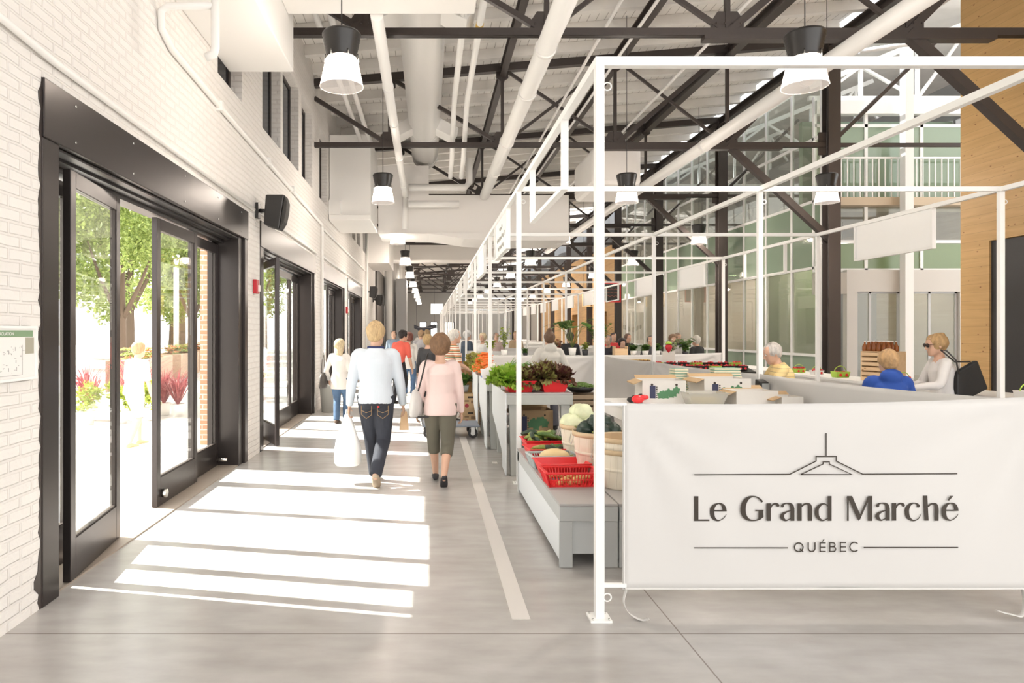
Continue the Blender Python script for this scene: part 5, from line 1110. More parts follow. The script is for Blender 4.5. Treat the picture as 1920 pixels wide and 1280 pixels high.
# floor marks
S(MB().box(.468,.572,3.84,10.5,.0005,.002).build('trim_7',mat('pale_floor_tape',(.66,.63,.60),.45)))
o=MB().box(.78,.84,8.35,8.42,.001,.012).build('paper_scrap',M_CARDW); T(o,'small cream paper scrap on the floor near the tables','paper')
# ============================================================= PEOPLE
def loft(mb,rings,n=20):
    """rings: (center, rx, ry, xdir, ydir)"""
    vs=[]
    for c,rx,ry,xd,yd in rings:
        for k in range(n):
            a=2*PI*k/n; ca,sa=math.cos(a),math.sin(a); e=.85
            ca=math.copysign(abs(ca)**e,ca); sa=math.copysign(abs(sa)**e,sa); vs.append(c+xd*rx*ca+yd*ry*sa)
    m=len(rings); mb.add(vs,[(i*n+k,i*n+(k+1)%n,(i+1)*n+(k+1)%n,(i+1)*n+k) for i in range(m-1) for k in range(n)],True)
    N=len(mb.v)-len(vs); mb.f+=[tuple(N+k for k in reversed(range(n))),tuple(N+(m-1)*n+k for k in range(n))]; mb.sm+=[True,True]
def ik(a,b,l1,l2,hint):
    d=b-a; L=min(d.length,(l1+l2)*.995); dn=d.normalized(); x=(l1*l1-l2*l2+L*L)/(2*L); h=math.sqrt(max(0,l1*l1-x*x))
    hp=(hint-dn*hint.dot(dn)).normalized(); return a+dn*x+hp*h, a+dn*L
def ctube(mb,pts,n=12):
    p=cr([(*q[0],q[1]) for q in pts],4); mb.tube([q[:3] for q in p],[q[3] for q in p],n)
def rm(o,vox,sm=4,f=.6):
    r=o.modifiers.new('remesh','REMESH'); r.mode='VOXEL'; r.voxel_size=vox; r.use_smooth_shade=True
    s=o.modifiers.new('smooth','SMOOTH'); s.iterations=sm; s.factor=f; return o
SKIN=mat('skin',(.62,.38,.27),.5,var=.06,vscale=10)
def cm(name,col,**k): return mat('cloth_'+name,col,.85,bump=.5,bscale=9,stretch=(1,1,.45),**k)
def person(X,Y,rz,H,lab,top,bot,hair,shoe=(.03,.03,.03),fem=False,lean=0,feet=None,hands=None,head=(0,0),hairst='short',hem=.47,leg=.06,sleeve=1,vox=.014,seat=False,glasses=False,collar=None,stripes=None,bulk=1,z0=0,hood=False,skin=None):
    skin=skin or SKIN
    root=E('person',(X,Y,z0),rz,lab,'person'); s=H/1.75; V=Vector
    pz=.93*s if not seat else .60*s; P=V((0,0,pz)); up=V((0,math.sin(lean),math.cos(lean))); fw=V((0,math.cos(lean),-math.sin(lean))); xd=V((1,0,0))
    sp=lambda t: P+up*t*s
    sw=(.165 if fem else .185)*s*(.5+.5*bulk); hips=[P+V((sx*.09*s,0,-.02*s)) for sx in (-1,1)]
    sh=[sp(.432)+xd*sx*sw*.98 for sx in (-1,1)]
    if feet is None: feet=[(-.10,0,0),(.10,.03,0)]
    if seat: feet=[(-.12,.42,0),(.12,.40,0)]
    ank=[V((f[0]*s,f[1]*s-.03*s,(f[2]+.085)*s)) for f in feet]
    kn=[]; 
    for i in range(2):
        k,e=ik(hips[i],ank[i],.43*s,.43*s,V((.15*(-1 if i==0 else 1),1,0))); kn.append(k); ank[i]=e
    if hands is None: hands=[(-.09,.06,-.56),(.09,.06,-.56)]
    el=[];wr=[]
    for i in range(2):
        tgt=sh[i]+V(hands[i])*s; k,e=ik(sh[i],tgt,.30*s,.26*s,V((-.5 if i==0 else .5,-1,-.1))); el.append(k); wr.append(e)
    # head frame
    hp,hy=head; q=Matrix.Rotation(hy,3,'Z')@Matrix.Rotation(-(lean*.6+hp),3,'X'); hf=q@V((0,1,0)); hu=q@V((0,0,1)); hx=q@V((1,0,0))
    nk=sp(.50); hc=nk+(up*.5+hu*.5).normalized()*.155*s+hf*.015*s
    b=MB(); HS=(.93*s+.07)*1.05
    loft(b,[(hc+hu*z*HS+hf*o*HS,rx*HS,ry*HS,hx,hf) for z,rx,ry,o in ((-.125,.022,.03,.055),(-.115,.042,.05,.045),(-.095,.055,.07,.028),(-.06,.064,.082,.014),(-.02,.070,.090,.004),(.02,.075,.096,-.002),(.06,.074,.094,-.006),(.09,.062,.078,-.01),(.112,.035,.045,-.014),(.118,.012,.015,-.014))],22)
    b.tube([hc+hf*.092*HS+hu*.012*HS,hc+hf*.108*HS-hu*.018*HS,hc+hf*.112*HS-hu*.030*HS,hc+hf*.088*HS-hu*.040*HS],[.008*HS,.012*HS,.015*HS,.010*HS],8)
    b.ball(hc+hf*.090*HS-hu*.068*HS,(.022*HS,.010*HS,.009*HS),8,6); b.ball(hc+hf*.083*HS-hu*.098*HS,.020*HS,8,6)
    for sx in (-1,1):
        b.ball(hc+hx*sx*.076*HS-hf*.008*HS-hu*.015*HS,(.010*HS,.020*HS,.032*HS),8,6,q); b.ball(hc+hx*sx*.03*HS+hf*.084*HS+hu*.028*HS,(.024*HS,.010*HS,.008*HS),8,5,q)
    ctube(b,[(sp(.43),.075*s),(nk,.056*s),(hc-hu*.06*s-hf*.012*s,.055*s),(hc,.05*s)])
    w=.82*bulk
    loft(b,[(sp(t),rx*s*w,ry*s*w,xd,fw) for t,rx,ry in ((-.08,.14,.09),(0,.16,.11),(.15,.135,.095),(.3,.155,.11),(.42,.16,.10),(.47,.10,.07))])
    for i,sx in enumerate((-1,1)):
        ctube(b,[(sp(.43)+xd*sx*.08*s,.05*s),(sh[i],.05*s),(sh[i].lerp(el[i],.5),.043*s),(el[i],.036*s),(el[i].lerp(wr[i],.35),.038*s),(wr[i],.026*s)])
        ctube(b,[(hips[i]+V((0,0,.04*s)),.085*s),(hips[i].lerp(kn[i],.3),.075*s),(kn[i],.052*s),(kn[i].lerp(ank[i],.3),.055*s),(ank[i],.035*s),(ank[i]-V((0,0,.03*s)),.033*s)])
        b.ball(ank[i]+V((0,.06*s,-.05*s)),(.036*s,.10*s,.028*s),10,6)
        # hand
        hd=(wr[i]-el[i]).normalized(); hd=(hd+V((0,.12,-.2))).normalized(); ac=V((0,1,0)); ac=(ac-hd*ac.dot(hd)).normalized(); pn=hd.cross(ac)*(-sx)  # palm normal towards the body
        pc=wr[i]+hd*.045*s; Rm=Matrix((ac,pn,hd)).transposed(); b.ball(pc,(.040*s,.016*s,.050*s),12,8,Rm)
        for f in range(4):
            o=pc+hd*.036*s+ac*(.028-.0185*f)*s; L=(.068,.076,.070,.055)[f]*s; inn=pn*1
            d1=(hd*.92+inn*.4).normalized(); d2=(hd*.55+inn*.85).normalized(); d3=(hd*.1+inn*1).normalized()
            a1=o+d1*L*.45; a2=a1+d2*L*.32; a3=a2+d3*L*.23; b.tube([o-hd*.015*s,o,a1,a2,a3],[.0085*s,.009*s,.0085*s,.0078*s,.006*s],8)
        o=wr[i]+hd*.018*s+ac*.028*s; d1=(hd*.6+ac*.75+pn*.25).normalized(); d2=(hd*.9+ac*.3+pn*.4).normalized(); b.tube([o,o+d1*.032*s,o+d1*.032*s+d2*.03*s,o+d1*.032*s+d2*.052*s],[.012*s,.0105*s,.009*s,.006*s],8)
    rm(b.build('body',skin,root,fix=False),min(vox,.010) if vox<.012 else vox,2,.4)
    # eyes and mouth
    if not glasses:
        for sx in (-1,1):
            e=MB().ball(hc+hx*sx*.031*HS+hf*.086*HS+hu*.012*HS,.0115*HS,10,7).build('eye',mat('eye_white',(.75,.73,.7),.3),root); MB().ball(hc+hx*sx*.031*HS+hf*.096*HS+hu*.012*HS,.0045*HS,8,5).build('iris',mat('eye_dark',(.03,.02,.015),.3),e)
    else:
        g=MB()
        for sx in (-1,1): g.ball(hc+hx*sx*.036*HS+hf*.098*HS+hu*.010*HS,(.034*HS,.016*HS,.026*HS),12,7,q); g.tube([hc+hx*sx*.06*HS+hf*.10*HS+hu*.018*HS,hc+hx*sx*.082*HS+hf*.0*HS+hu*.012*HS],.003,6)
        g.tube([hc-hx*.01*HS+hf*.112*HS+hu*.018*HS,hc+hx*.01*HS+hf*.112*HS+hu*.018*HS],.003,6); g.build('sunglasses',mat('dark_lens',(.03,.012,.01),.15),root)
    MB().ball(hc+hf*.097*HS-hu*.067*HS,(.021*HS,.004*HS,.004*HS),10,5,q).build('mouth',mat('lips',(.45,.18,.15),.5),root)
    # upper garment
    hb=(hem-.53)*1.75/1.0  # height of hem relative to pelvis in m at s=1
    g=MB(); hemz=hb; A=[(hemz,.172,.125),(hemz*.5,.178,.128),(0.02,.175,.125),(.12,.158,.118),(.24,.168,.125),(.34,.182,.13),(.39,.172,.12),(.43,.140,.10),(.47,.10,.08),(.50,.07,.07)]
    if fem: A=[(hemz,.180,.135),(hemz*.5,.184,.135),(.02,.175,.128),(.12,.148,.112),(.24,.152,.12),(.34,.168,.135),(.39,.158,.11),(.42,.130,.095),(.442,.10,.085),(.452,.09,.08)]
    loft(g,[(sp(t)+(-fw*.012*s if t>.3 else V((0,0,0))),rx*s*bulk,ry*s*bulk,xd,fw) for t,rx,ry in A],24)
    for i,sx in enumerate((-1,1)):
        c=[(sp(.405)+xd*sx*.07*s,.075*s),(sh[i],.060*s),(sh[i].lerp(el[i],.35),.061*s),(el[i],.053*s)]
        if sleeve>.6: c+=[(el[i].lerp(wr[i],.5),.047*s),(el[i].lerp(wr[i],.97),.036*s)]
        g2=[(p,r*bulk) for p,r in c]; ctube(g,g2,14)
    if hood: g.ball(sp(.49)-fw*.075*s,(.115*s,.07*s,.085*s),14,8); 
    tm=top if not isinstance(top,tuple) else cm('%02d%02d%02d'%tuple(int(c*99) for c in top),top)
    rm(g.build('top_garment',tm,root,fix=False),vox,4,.5)
    if collar: MB().tube([sp(.492)+xd*.078*s*math.cos(2*PI*k/16)+fw*.068*s*math.sin(2*PI*k/16)+up*.012*s for k in range(17)],.014*s,8,cap=False).build('collar',cm('collar%02d'%int(collar[2]*99),collar),root)
    # lower garment
    g=MB(); loft(g,[(sp(t),rx*s*bulk,ry*s*bulk,xd,fw) for t,rx,ry in ((-.13,.12,.10),(-.08,.165,.125),(0,.17,.125),(.08,.155,.112),(.12,.150,.108))],22)
    for i in range(2):
        e=leg; c=[(hips[i]+V((0,0,.03*s)),.102*s*bulk),(hips[i].lerp(kn[i],.35),.100*s),(kn[i],.077*s)]
        if e<.45: c+=[(kn[i].lerp(ank[i],.35),.072*s),(kn[i].lerp(ank[i],max(.3,1-e*2.6) if e>.1 else 1.05),.064*s)]
        ctube(g,c,16)
    rm(g.build('trousers',bot if not isinstance(bot,tuple) else cm('%02d%02d%02d'%tuple(int(c*99) for c in bot),bot),root,fix=False),vox,3,.5)
    for i in range(2):
        g=MB(); a=ank[i]; lift=feet[i][2]>.01; dirn=V((0,1,0)) if not lift else V((0,.75,-.66))
        base=a+V((0,0,-.07*s)); upn=V((0,0,1)) if not lift else V((0,.66,.75))
        loft(g,[(base+dirn*y*s+upn*h*s,w_*s,t*s,xd,upn) for y,h,w_,t in ((-.075,.03,.015,.02),(-.06,.032,.034,.035),(0,.035,.040,.045),(.07,.028,.045,.034),(.13,.018,.046,.024),(.17,.014,.034,.018),(.185,.012,.012,.010))],14)
        if z0==0 and not lift:
            mn=min(v[2] for v in g.v); g.v=[(v[0],v[1],v[2]-mn+.003) for v in g.v]
        o=g.build('shoe',mat('shoe_%02d%02d'%(int(shoe[0]*99),int(shoe[2]*99)),shoe,.6),root); o.modifiers.new('s','SUBSURF').render_levels=1
    # hair
    if hairst!='none':
        hm=mat('hair_%02d%02d%02d'%tuple(int(c*99) for c in hair),hair,.6,bump=.8,bscale=60,var=.35,vscale=40,stretch=(1,1,.3))
        g=MB(); 
        if hairst=='short': g.ball(hc+hu*.020*HS-hf*.018*HS,(.093*HS,.114*HS,.106*HS),16,12,q); g.ball(hc-hu*.02*HS-hf*.045*HS,(.084*HS,.066*HS,.075*HS),12,8,q)
        if hairst=='bob': g.ball(hc+hu*.028*HS-hf*.02*HS,(.116*HS,.124*HS,.118*HS),18,12,q); g.ball(hc-hu*.015*HS-hf*.035*HS,(.110*HS,.082*HS,.095*HS),14,10,q)
        if hairst=='long': g.ball(hc+hu*.02*HS-hf*.018*HS,(.097*HS,.120*HS,.112*HS),16,12,q); g.ball(hc-hu*.10*HS-hf*.04*HS,(.098*HS,.066*HS,.17*HS),14,10,q)
        if hairst in('bun','updo'):
            g.ball(hc+hu*.018*HS-hf*.016*HS,(.090*HS,.120*HS,.112*HS),16,12,q); g.ball(hc-hu*.02*HS-hf*.05*HS,(.07*HS,.055*HS,.07*HS),12,8,q)
            g.ball(hc+hu*(.135 if hairst=='bun' else .095)*HS-hf*(.03 if hairst=='bun' else .07)*HS,(.045*HS,.045*HS,.035*HS),12,8,q)
        rnn=random.Random(int(X*100)); 
        for k,v in enumerate(g.v):
            v=Vector(v); dn=(v-hc).normalized(); g.v[k]=tuple(v+dn*noise.noise(v*22)*.010)
        # carve the face side: keep hair behind the brow
        cut=.055*HS if hairst!='long' else .05*HS
        g.v=[tuple(Vector(v)-hf*max(0,((Vector(v)-hc).dot(hf)-(cut+max(0,(Vector(v)-hc).dot(hu)-.042*HS)*2.2)))) for v in g.v]
        rm(g.build('hair',hm,root,fix=False),.008 if vox<.012 else .012,1,.4)
        if hairst=='bun': MB().tube([hc+hu*.112*HS-hf*.028*HS+hx*.034*HS*math.cos(2*PI*k/12)+hf*.034*HS*math.sin(2*PI*k/12) for k in range(13)],.008,8,cap=False).build('hair_tie',mat('turquoise_band',(.05,.4,.5),.6),root)
    root['_']=0; del root['_']
    J={'root':root,'hc':hc,'hu':hu,'hf':hf,'hx':hx,'sh':sh,'el':el,'wr':wr,'P':P,'sp':sp,'s':s,'xd':xd,'fw':fw,'up':up,'q':q,'hips':hips,'kn':kn,'ank':ank,'HS':HS}
    return J
def W(J,p):
    r=J['root']; a=r.rotation_euler.z; return Vector((p.x*math.cos(a)-p.y*math.sin(a)+r.location.x,p.x*math.sin(a)+p.y*math.cos(a)+r.location.y,p.z+r.location.z))
DEN=mat('dark_denim',(.038,.042,.058),.85,bump=.5,bscale=12,var=.45,vscale=4,stretch=(1,1,.4)); DENB=mat('blue_denim',(.09,.16,.28),.85,bump=.4,bscale=12,var=.3,vscale=6)
# 1 man in the pale blue sweater
J=person(-.56,7.20,0,1.77,'person in a pale blue sweater and dark jeans walking away with shopping','#' and (.56,.61,.67),DEN,(.60,.42,.22),(.42,.33,.24),feet=[(-.03,.26,0),(.02,-.20,.085)],hands=[(-.10,.05,-.575),(.10,.10,-.565)],hem=.485,vox=.010,bulk=1.05,collar=(.03,.04,.12),head=(.0,-.25))
r=J['root']; s=J['s']; y=-.165
for sx in (-1,1):
    m=MB(); m.tube([(sx*.03,y+.012,.85),(sx*.03,y+.006,.76),(sx*.085,y+.010,.72),(sx*.14,y+.045,.76),(sx*.14,y+.045,.85)],.003,5); m.tube([(sx*.03,y+.01,.80),(sx*.085,y+.006,.78),(sx*.14,y+.045,.80)],.0025,5)
    m.build('back_pocket_stitching',mat('tan_stitch',(.35,.22,.10),.7),r)
m=MB().box(.03,.05,y-.006,y+.002,.835,.85).build('red_tab',M_RED,r)
w_=W(J,J['wr'][1]); pb=E('paper_bag',(w_.x+.01,w_.y+.04,w_.z-.10),R(10),'small brown paper bag held in the right hand of the person in blue','bag')
m=MB(); m.hexa([(-.05,-.02,-.17),(.05,-.02,-.17),(.05,.02,-.17),(-.05,.02,-.17)],[(-.03,-.012,.03),(.03,-.012,.03),(.03,.012,.03),(-.03,.012,.03)]); m.build('paper_body',mat('kraft_paper',(.72,.50,.30),.7),pb,bevel=.006)
w_=W(J,J['wr'][0]); sb=E('plastic_bag',(w_.x-.02,w_.y+.02,w_.z-.08),0,'full white plastic shopping bag hanging from the left hand of the person in blue','bag')
m=MB(); loft(m,[(Vector((0,0,z)),rx,ry,Vector((1,0,0)),Vector((0,1,0))) for z,rx,ry in ((-.56,.10,.07),(-.54,.145,.10),(-.40,.15,.11),(-.25,.12,.085),(-.12,.07,.05),(-.03,.03,.025),(.0,.02,.02))],22)
m.v=[tuple(Vector(v)+Vector((noise.noise(Vector(v)*9),noise.noise(Vector(v)*9+Vector((5,0,0))),0))*.03) for v in m.v]
m.build('bag_body',mat('white_plastic_film',(.86,.85,.83),.35),sb,sub=1); MB().tube([(-.02,0,-.02),(-.015,0,.04),(.015,0,.04),(.02,0,-.02)],.006,6).build('handle',mat('white_plastic_film',(.86,.85,.83)),sb)
# 2 woman in pink
J=person(.12,7.22,0,1.62,'person in a pale pink top and olive capri trousers walking away','x' and (.72,.56,.53),(.13,.12,.09),(.22,.12,.06),(.03,.03,.035),fem=True,feet=[(-.05,.28,0),(.04,-.20,.07)],hands=[(-.10,.08,-.57),(.08,.05,-.57)],hem=.455,leg=.22,vox=.010,hairst='bob',bulk=1.04)
r=J['root']; s=J['s']; sh=J['sh'][0]
m=MB(); loft(m,[(Vector((-.25,-.02,z)),rx,ry,Vector((.35,.93,0)).normalized(),Vector((.93,-.35,0)).normalized()) for z,rx,ry in ((.72,.13,.03),(.73,.16,.05),(.85,.15,.06),(.97,.11,.04),(1.02,.08,.02))],18); bg=E('shoulder_bag',(.12,7.22,0),0,'pale grey shoulder bag with a black strap on the person in pink','bag')
m.build('bag_body',mat('pale_grey_fabric',(.60,.58,.56),.8,bump=.3),bg,sub=1)
MB().tube([(-.23,-.13,1.0),(-.19,-.14,1.15),(-.155,-.10,1.30),(-.13,-.02,1.385),(-.16,.08,1.28),(-.23,.11,1.0)],.014,8,asp=.6).build('strap',mat('black_strap',(.025,.022,.022),.6),bg)
MB().box(-.3,-.12,-.09,-.07,.715,.735).build('base_trim',mat('black_strap',(.025,.022,.022)),bg)
# 3 fair-haired woman by the wall
J=person(-1.57,12.0,R(-12),1.52,'person with long white-blond hair, white cardigan and jeans by the third doorway','x' and (.74,.71,.67),DENB,(.74,.60,.38),(.12,.08,.06),fem=True,hairst='long',hem=.40,feet=[(-.06,.02,0),(.07,.22,0)],hands=[(-.10,.10,-.5),(.09,.05,-.55)],vox=.011,head=(0,-.3))
o=E('handbag',(-1.86,12.0,.62),R(80),'dark brown handbag at the hip of the person with white-blond hair','bag'); m=MB(); loft(m,[(Vector((0,0,z)),rx,ry,Vector((1,0,0)),Vector((0,1,0))) for z,rx,ry in ((0,.13,.04),(.03,.16,.06),(.2,.14,.05),(.28,.06,.02))],16); m.build('bag_body',mat('dark_bag_leather',(.07,.06,.055),.5),o); MB().tube([(-.08,0,.27),(-.05,0,.5),(.05,0,.62),(.08,0,.27)],.01,6).build('strap',mat('dark_bag_leather',(.07,.06,.055)),o)
# crowd further down the aisle
person(-.70,15.3,R(-35),1.72,'person in a coral red shirt stooping over goods in the aisle',(.78,.14,.10),(.02,.02,.025),(.03,.02,.02),lean=.30,head=(.1,-.5),sleeve=.5)
J=person(-.50,17.2,0,1.62,'person in a long white coat and blue jeans seen from behind',(.68,.66,.62),DENB,(.20,.06,.04),(.6,.6,.6),fem=True,hem=.42,hairst='bob',head=(0,.4))
MB().tube([(-.10,-.02,1.40),(-.13,-.14,1.30),(-.19,-.17,1.1),(-.24,-.14,.8)],.008,6).build('bag_strap',M_CAP,J['root'])
person(-.03,14.4,R(-10),1.58,'person with blond bob in a charcoal jacket beyond the person in pink',(.05,.05,.055),(.05,.05,.06),(.50,.34,.16),fem=True,hairst='bob',lean=.08)
person(-.22,19.5,R(20),1.70,'person in a grey top with light brown hair beyond the white coat',(.35,.34,.35),(.06,.06,.08),(.35,.22,.12))
person(-.05,22.0,R(-20),1.72,'person with tawny hair deep in the aisle crowd',(.20,.18,.17),(.05,.05,.06),(.45,.30,.16),fem=True,hairst='short')
person(-1.1,21.5,R(170),1.68,'person in a blue grey top facing the camera at the back of the aisle',(.20,.26,.34),(.05,.05,.06),(.08,.05,.04))
person(-.3,27.0,R(180),1.70,'person in a pale shirt far down the aisle',(.6,.58,.55),(.06,.07,.1),(.2,.15,.1))
def stripe(name,base,cols,per):
    m=mat(name,base,.85); n=m.node_tree.nodes; l=m.node_tree.links; b=n['Principled BSDF']; tc=n.new('ShaderNodeTexCoord'); sp=n.new('ShaderNodeSeparateXYZ'); l.new(tc.outputs['Object'],sp.inputs[0])
    d=n.new('ShaderNodeMath'); d.operation='DIVIDE'; l.new(sp.outputs[2],d.inputs[0]); d.inputs[1].default_value=per; f=n.new('ShaderNodeMath'); f.operation='FRACT'; l.new(d.outputs[0],f.inputs[0])
    c=n.new('ShaderNodeValToRGB'); c.color_ramp.interpolation='CONSTANT'; e=c.color_ramp.elements; e[0].position=0; e[0].color=(*base,1); e[1].position=cols[0][0]; e[1].color=(*cols[0][1],1)
    for p,k in cols[1:]: q=e.new(p); q.color=(*k,1)
    l.new(f.outputs[0],c.inputs[0]); l.new(c.outputs[0],b.inputs['Base Color']); return m
M_ST=stripe('multi_stripe_knit',(.75,.7,.6),[(.2,(.5,.16,.08)),(.4,(.75,.7,.6)),(.55,(.10,.18,.10)),(.7,(.62,.25,.12)),(.88,(.25,.10,.06))],.10)
J=person(.40,12.3,R(-75),1.70,'person in a striped shirt with white hair, in profile by the carrots',M_ST,(.12,.12,.14),(.78,.74,.68),hands=[(-.08,.25,-.42),(.08,.25,-.42)],sleeve=.5,vox=.011,lean=.10)
MB().tube([J['hc']+J['hu']*.11*math.cos(a)*J['HS']+J['hx']*.093*math.sin(a)*J['HS']-J['hf']*.01 for a in [PI*(-.5+k/12) for k in range(13)]],.006,6).build('headset_band',M_CAP,J['root'])
J=person(1.02,18.3,R(-60),1.68,'person in a white cap and navy vest behind the stalls',(.05,.07,.10),(.2,.2,.2),(.7,.68,.65),sleeve=.5); MB().ball(J['hc']+J['hu']*.05,(.092,.112,.085),14,8,J['q']).build('cap',mat('white_cap',(.8,.8,.8),.7),J['root'])
person(1.55,19.6,R(150),1.60,'person with pale blond hair in a white jacket behind the stalls',(.72,.72,.70),(.2,.2,.2),(.75,.62,.42),fem=True,hairst='bob')
person(2.05,20.8,R(190),1.62,'person with grey hair and pinkish top by the far screens',(.55,.42,.38),(.2,.2,.2),(.4,.33,.3),fem=True,hairst='short')
person(2.75,21.5,R(160),1.66,'person with tawny hair in a tan coat beyond the tall plant',(.50,.38,.25),(.2,.2,.2),(.45,.3,.15),fem=True,hairst='long')
# hooded person in the stall
J=person(1.98,11.2,R(5),1.66,'person in a pale grey hooded top with hair in a bun, back turned','x' and (.64,.62,.57),(.10,.10,.12),(.16,.09,.05),fem=True,hairst='bun',hood=True,bulk=1.10,hem=.44,hands=[(-.16,.16,-.42),(.12,.12,-.48)],vox=.011)
MB().ball((-.13*J['s'],-.135,1.08),(.05,.02,.035),10,6).build('red_patch',mat('faded_red',(.75,.12,.08),.7),J['root'])
person(3.35,16.2,R(10),1.64,'person in black with a black cap by the philodendron',(.03,.03,.035),(.03,.03,.03),(.05,.04,.04))
# visitors by the food hall glass
Cq=[(4.48,17.0,150,1.55,(.04,.04,.05),(.36,.32,.29),'person with grey hair in a dark top behind the small pine crate','short',True),
(4.92,18.2,170,1.62,(.60,.05,.05),(.06,.04,.04),'person in a red top behind the person with grey hair','short',False),
(4.69,16.6,180,1.48,(.03,.03,.04),(.04,.03,.03),'person with black hair bending over the herb pots','bob',True),
(5.39,18.6,200,1.60,(.03,.03,.035),(.2,.13,.1),'person in black beside a tall post by the herb pots','short',False),
(5.30,16.3,160,1.55,(.10,.10,.11),(.05,.04,.04),'person in dark clothes behind the middle post of the right stall','short',False),
(5.86,16.4,170,1.58,(.60,.58,.55),(.33,.20,.12),'person in a pale grey shirt before the food hall glass','bob',True),
(6.39,17.6,190,1.62,(.06,.06,.07),(.28,.18,.12),'person in a dark top just behind the pale grey shirt','short',False),
(6.31,16.0,30,1.56,(.025,.025,.03),(.75,.70,.62),'person with white hair in black, rightmost before the food hall glass','short',False)]
for X,Y,a,H,c,hc_,lab,hs,fm in Cq: person(X,Y,R(a),H,lab,c,(.05,.05,.06),hc_,fem=fm,hairst=hs,lean=.08)
# seller in yellow
M_YS=stripe('yellow_striped_knit',(.78,.60,.28),[(.78,(.25,.2,.16)),(.86,(.78,.60,.28))],.045)
J=person(4.08,7.75,R(78),1.55,'person in a yellow striped polo looking down behind the cloth screen',M_YS,(.15,.15,.18),(.62,.58,.54),lean=.26,head=(.28,.12),hands=[(-.02,.38,-.36),(.02,.38,-.34)],sleeve=.5,vox=.010,bulk=1.08)
# shopper in blue
person(4.24,6.3,R(-12),1.49,'person in a royal blue top with sandy hair, back to the camera','x' and (.02,.07,.32),(.05,.05,.07),(.55,.34,.16),fem=True,hairst='short',hood=True,hands=[(.02,.34,-.36),(.10,.40,-.30)],vox=.010,bulk=1.06)
J=person(5.84,7.75,R(75),1.63,'person in sunglasses and a white top carrying a black bag, in profile','x' and (.66,.64,.63),(.05,.05,.06),(.46,.29,.13),fem=True,hairst='updo',glasses=True,head=(.16,.0),lean=.08,hands=[(-.04,.36,-.30),(.02,.34,-.34)],vox=.009)
sh=W(J,J['sh'][1]); s0=W(J,J['sh'][0])
tb=E('tote_bag',(s0.x,s0.y,0),0,'large black tote bag slung on the shoulder of the person in sunglasses','bag')
m=MB(); m.hexa([(.08,-.05,.80),(.46,-.02,.98),(.46,.08,.98),(.08,.05,.80)],[(.10,-.03,1.17),(.34,-.02,1.30),(.34,.05,1.30),(.10,.04,1.17)]); m.build('bag_body',mat('black_bag_fabric',(.012,.012,.013),.6),tb,bevel=.02)
MB().tube([(.12,-.03,1.15),(.07,-.05,1.30),(-.03,-.045,1.405),(-.03,.04,1.41),(.14,.06,1.28),(.3,.04,1.28)],.009,6).build('strap',mat('dark_strap',(.05,.045,.045),.6),tb)
# passer-by outside
person(-4.15,9.6,R(-25),1.52,'person in a white shirt and shorts walking outside the first doorway',(.6,.585,.57),(.45,.44,.43),(.4,.28,.15),(.5,.35,.2),feet=[(-.06,.2,0),(.08,-.12,0)],leg=.5,sleeve=.5,lean=.15)
# ============================================================= OUTDOORS
S(MB().box(-60,WO-.001,-30,90,-.14,-.02).build('floor_outside',mat('sunlit_paving',(.55,.54,.52),.8,var=.08,vscale=.6)))
S(MB().box(-3.3,-2.67,9.85,10.5,-.02,6.5).build('wall_outside_pier',M_RBRICK))
def leafcloud(seed,n,R_,lf,m,trunk=2.4):
    rn=random.Random(seed); mb=MB(); bl=[]
    for k in range(26):
        a=rn.random()*6.28; t=rn.random()**.6; bl.append((Vector((math.cos(a)*R_*t*.8,math.sin(a)*R_*t*.8,rn.uniform(-.9,1.0)*R_*1.1)),R_*rn.uniform(.22,.42)))
    for k in range(n):
        c,r=bl[rn.randrange(26)]; d=Vector((rn.gauss(0,1),rn.gauss(0,1),rn.gauss(0,1))).normalized(); p=c+d*r*rn.uniform(.6,1.05)
        u=Vector((rn.gauss(0,1),rn.gauss(0,1),rn.gauss(0,1))).normalized(); v=u.cross(d).normalized(); L=lf*rn.uniform(.6,1.2)
        mb.add([p-u*L,p+v*L*.45,p+u*L,p-v*L*.45],[(0,1,2,3)])
    return mb
M_TL=[leafmat('tree_leaf_a',(.14,.20,.04),(.34,.40,.12)),leafmat('tree_leaf_b',(.20,.27,.06),(.45,.50,.18))]; M_BARK=mat('tree_bark',(.12,.085,.06),.85,bump=.6,bscale=12)
protos=[leafcloud(k,7500,2.6,.13,None).build('foliage',M_TL[k%2],fix=False) for k in range(3)]; up=[0]*3
spots=[(-11.3,25,1.0,'leafy green tree seen through the nearest open leaf'),(-14.5,33,1.25,'broad leafy tree between the open leaf and the door panel'),(-12.2,35,1.1,'leafy tree behind the lamp post outside'),(-17,30,1.3,'tall leafy tree at the left of the outdoor row'),(-16.5,44,1.5,'tall leafy tree right of the lamp post'),(-14.2,46,1.4,'leafy tree near the brick pier outside'),(-24,42,1.8,'very large leafy tree at the back of the square'),(-20,55,1.9,'large leafy tree far beyond the planters'),(-15,62,1.6,'leafy tree farthest down the street'),(-11,42,1.1,'slender leafy tree glimpsed through the second doorway'),(-13,17,1.1,'leafy tree at the near left edge outside')]
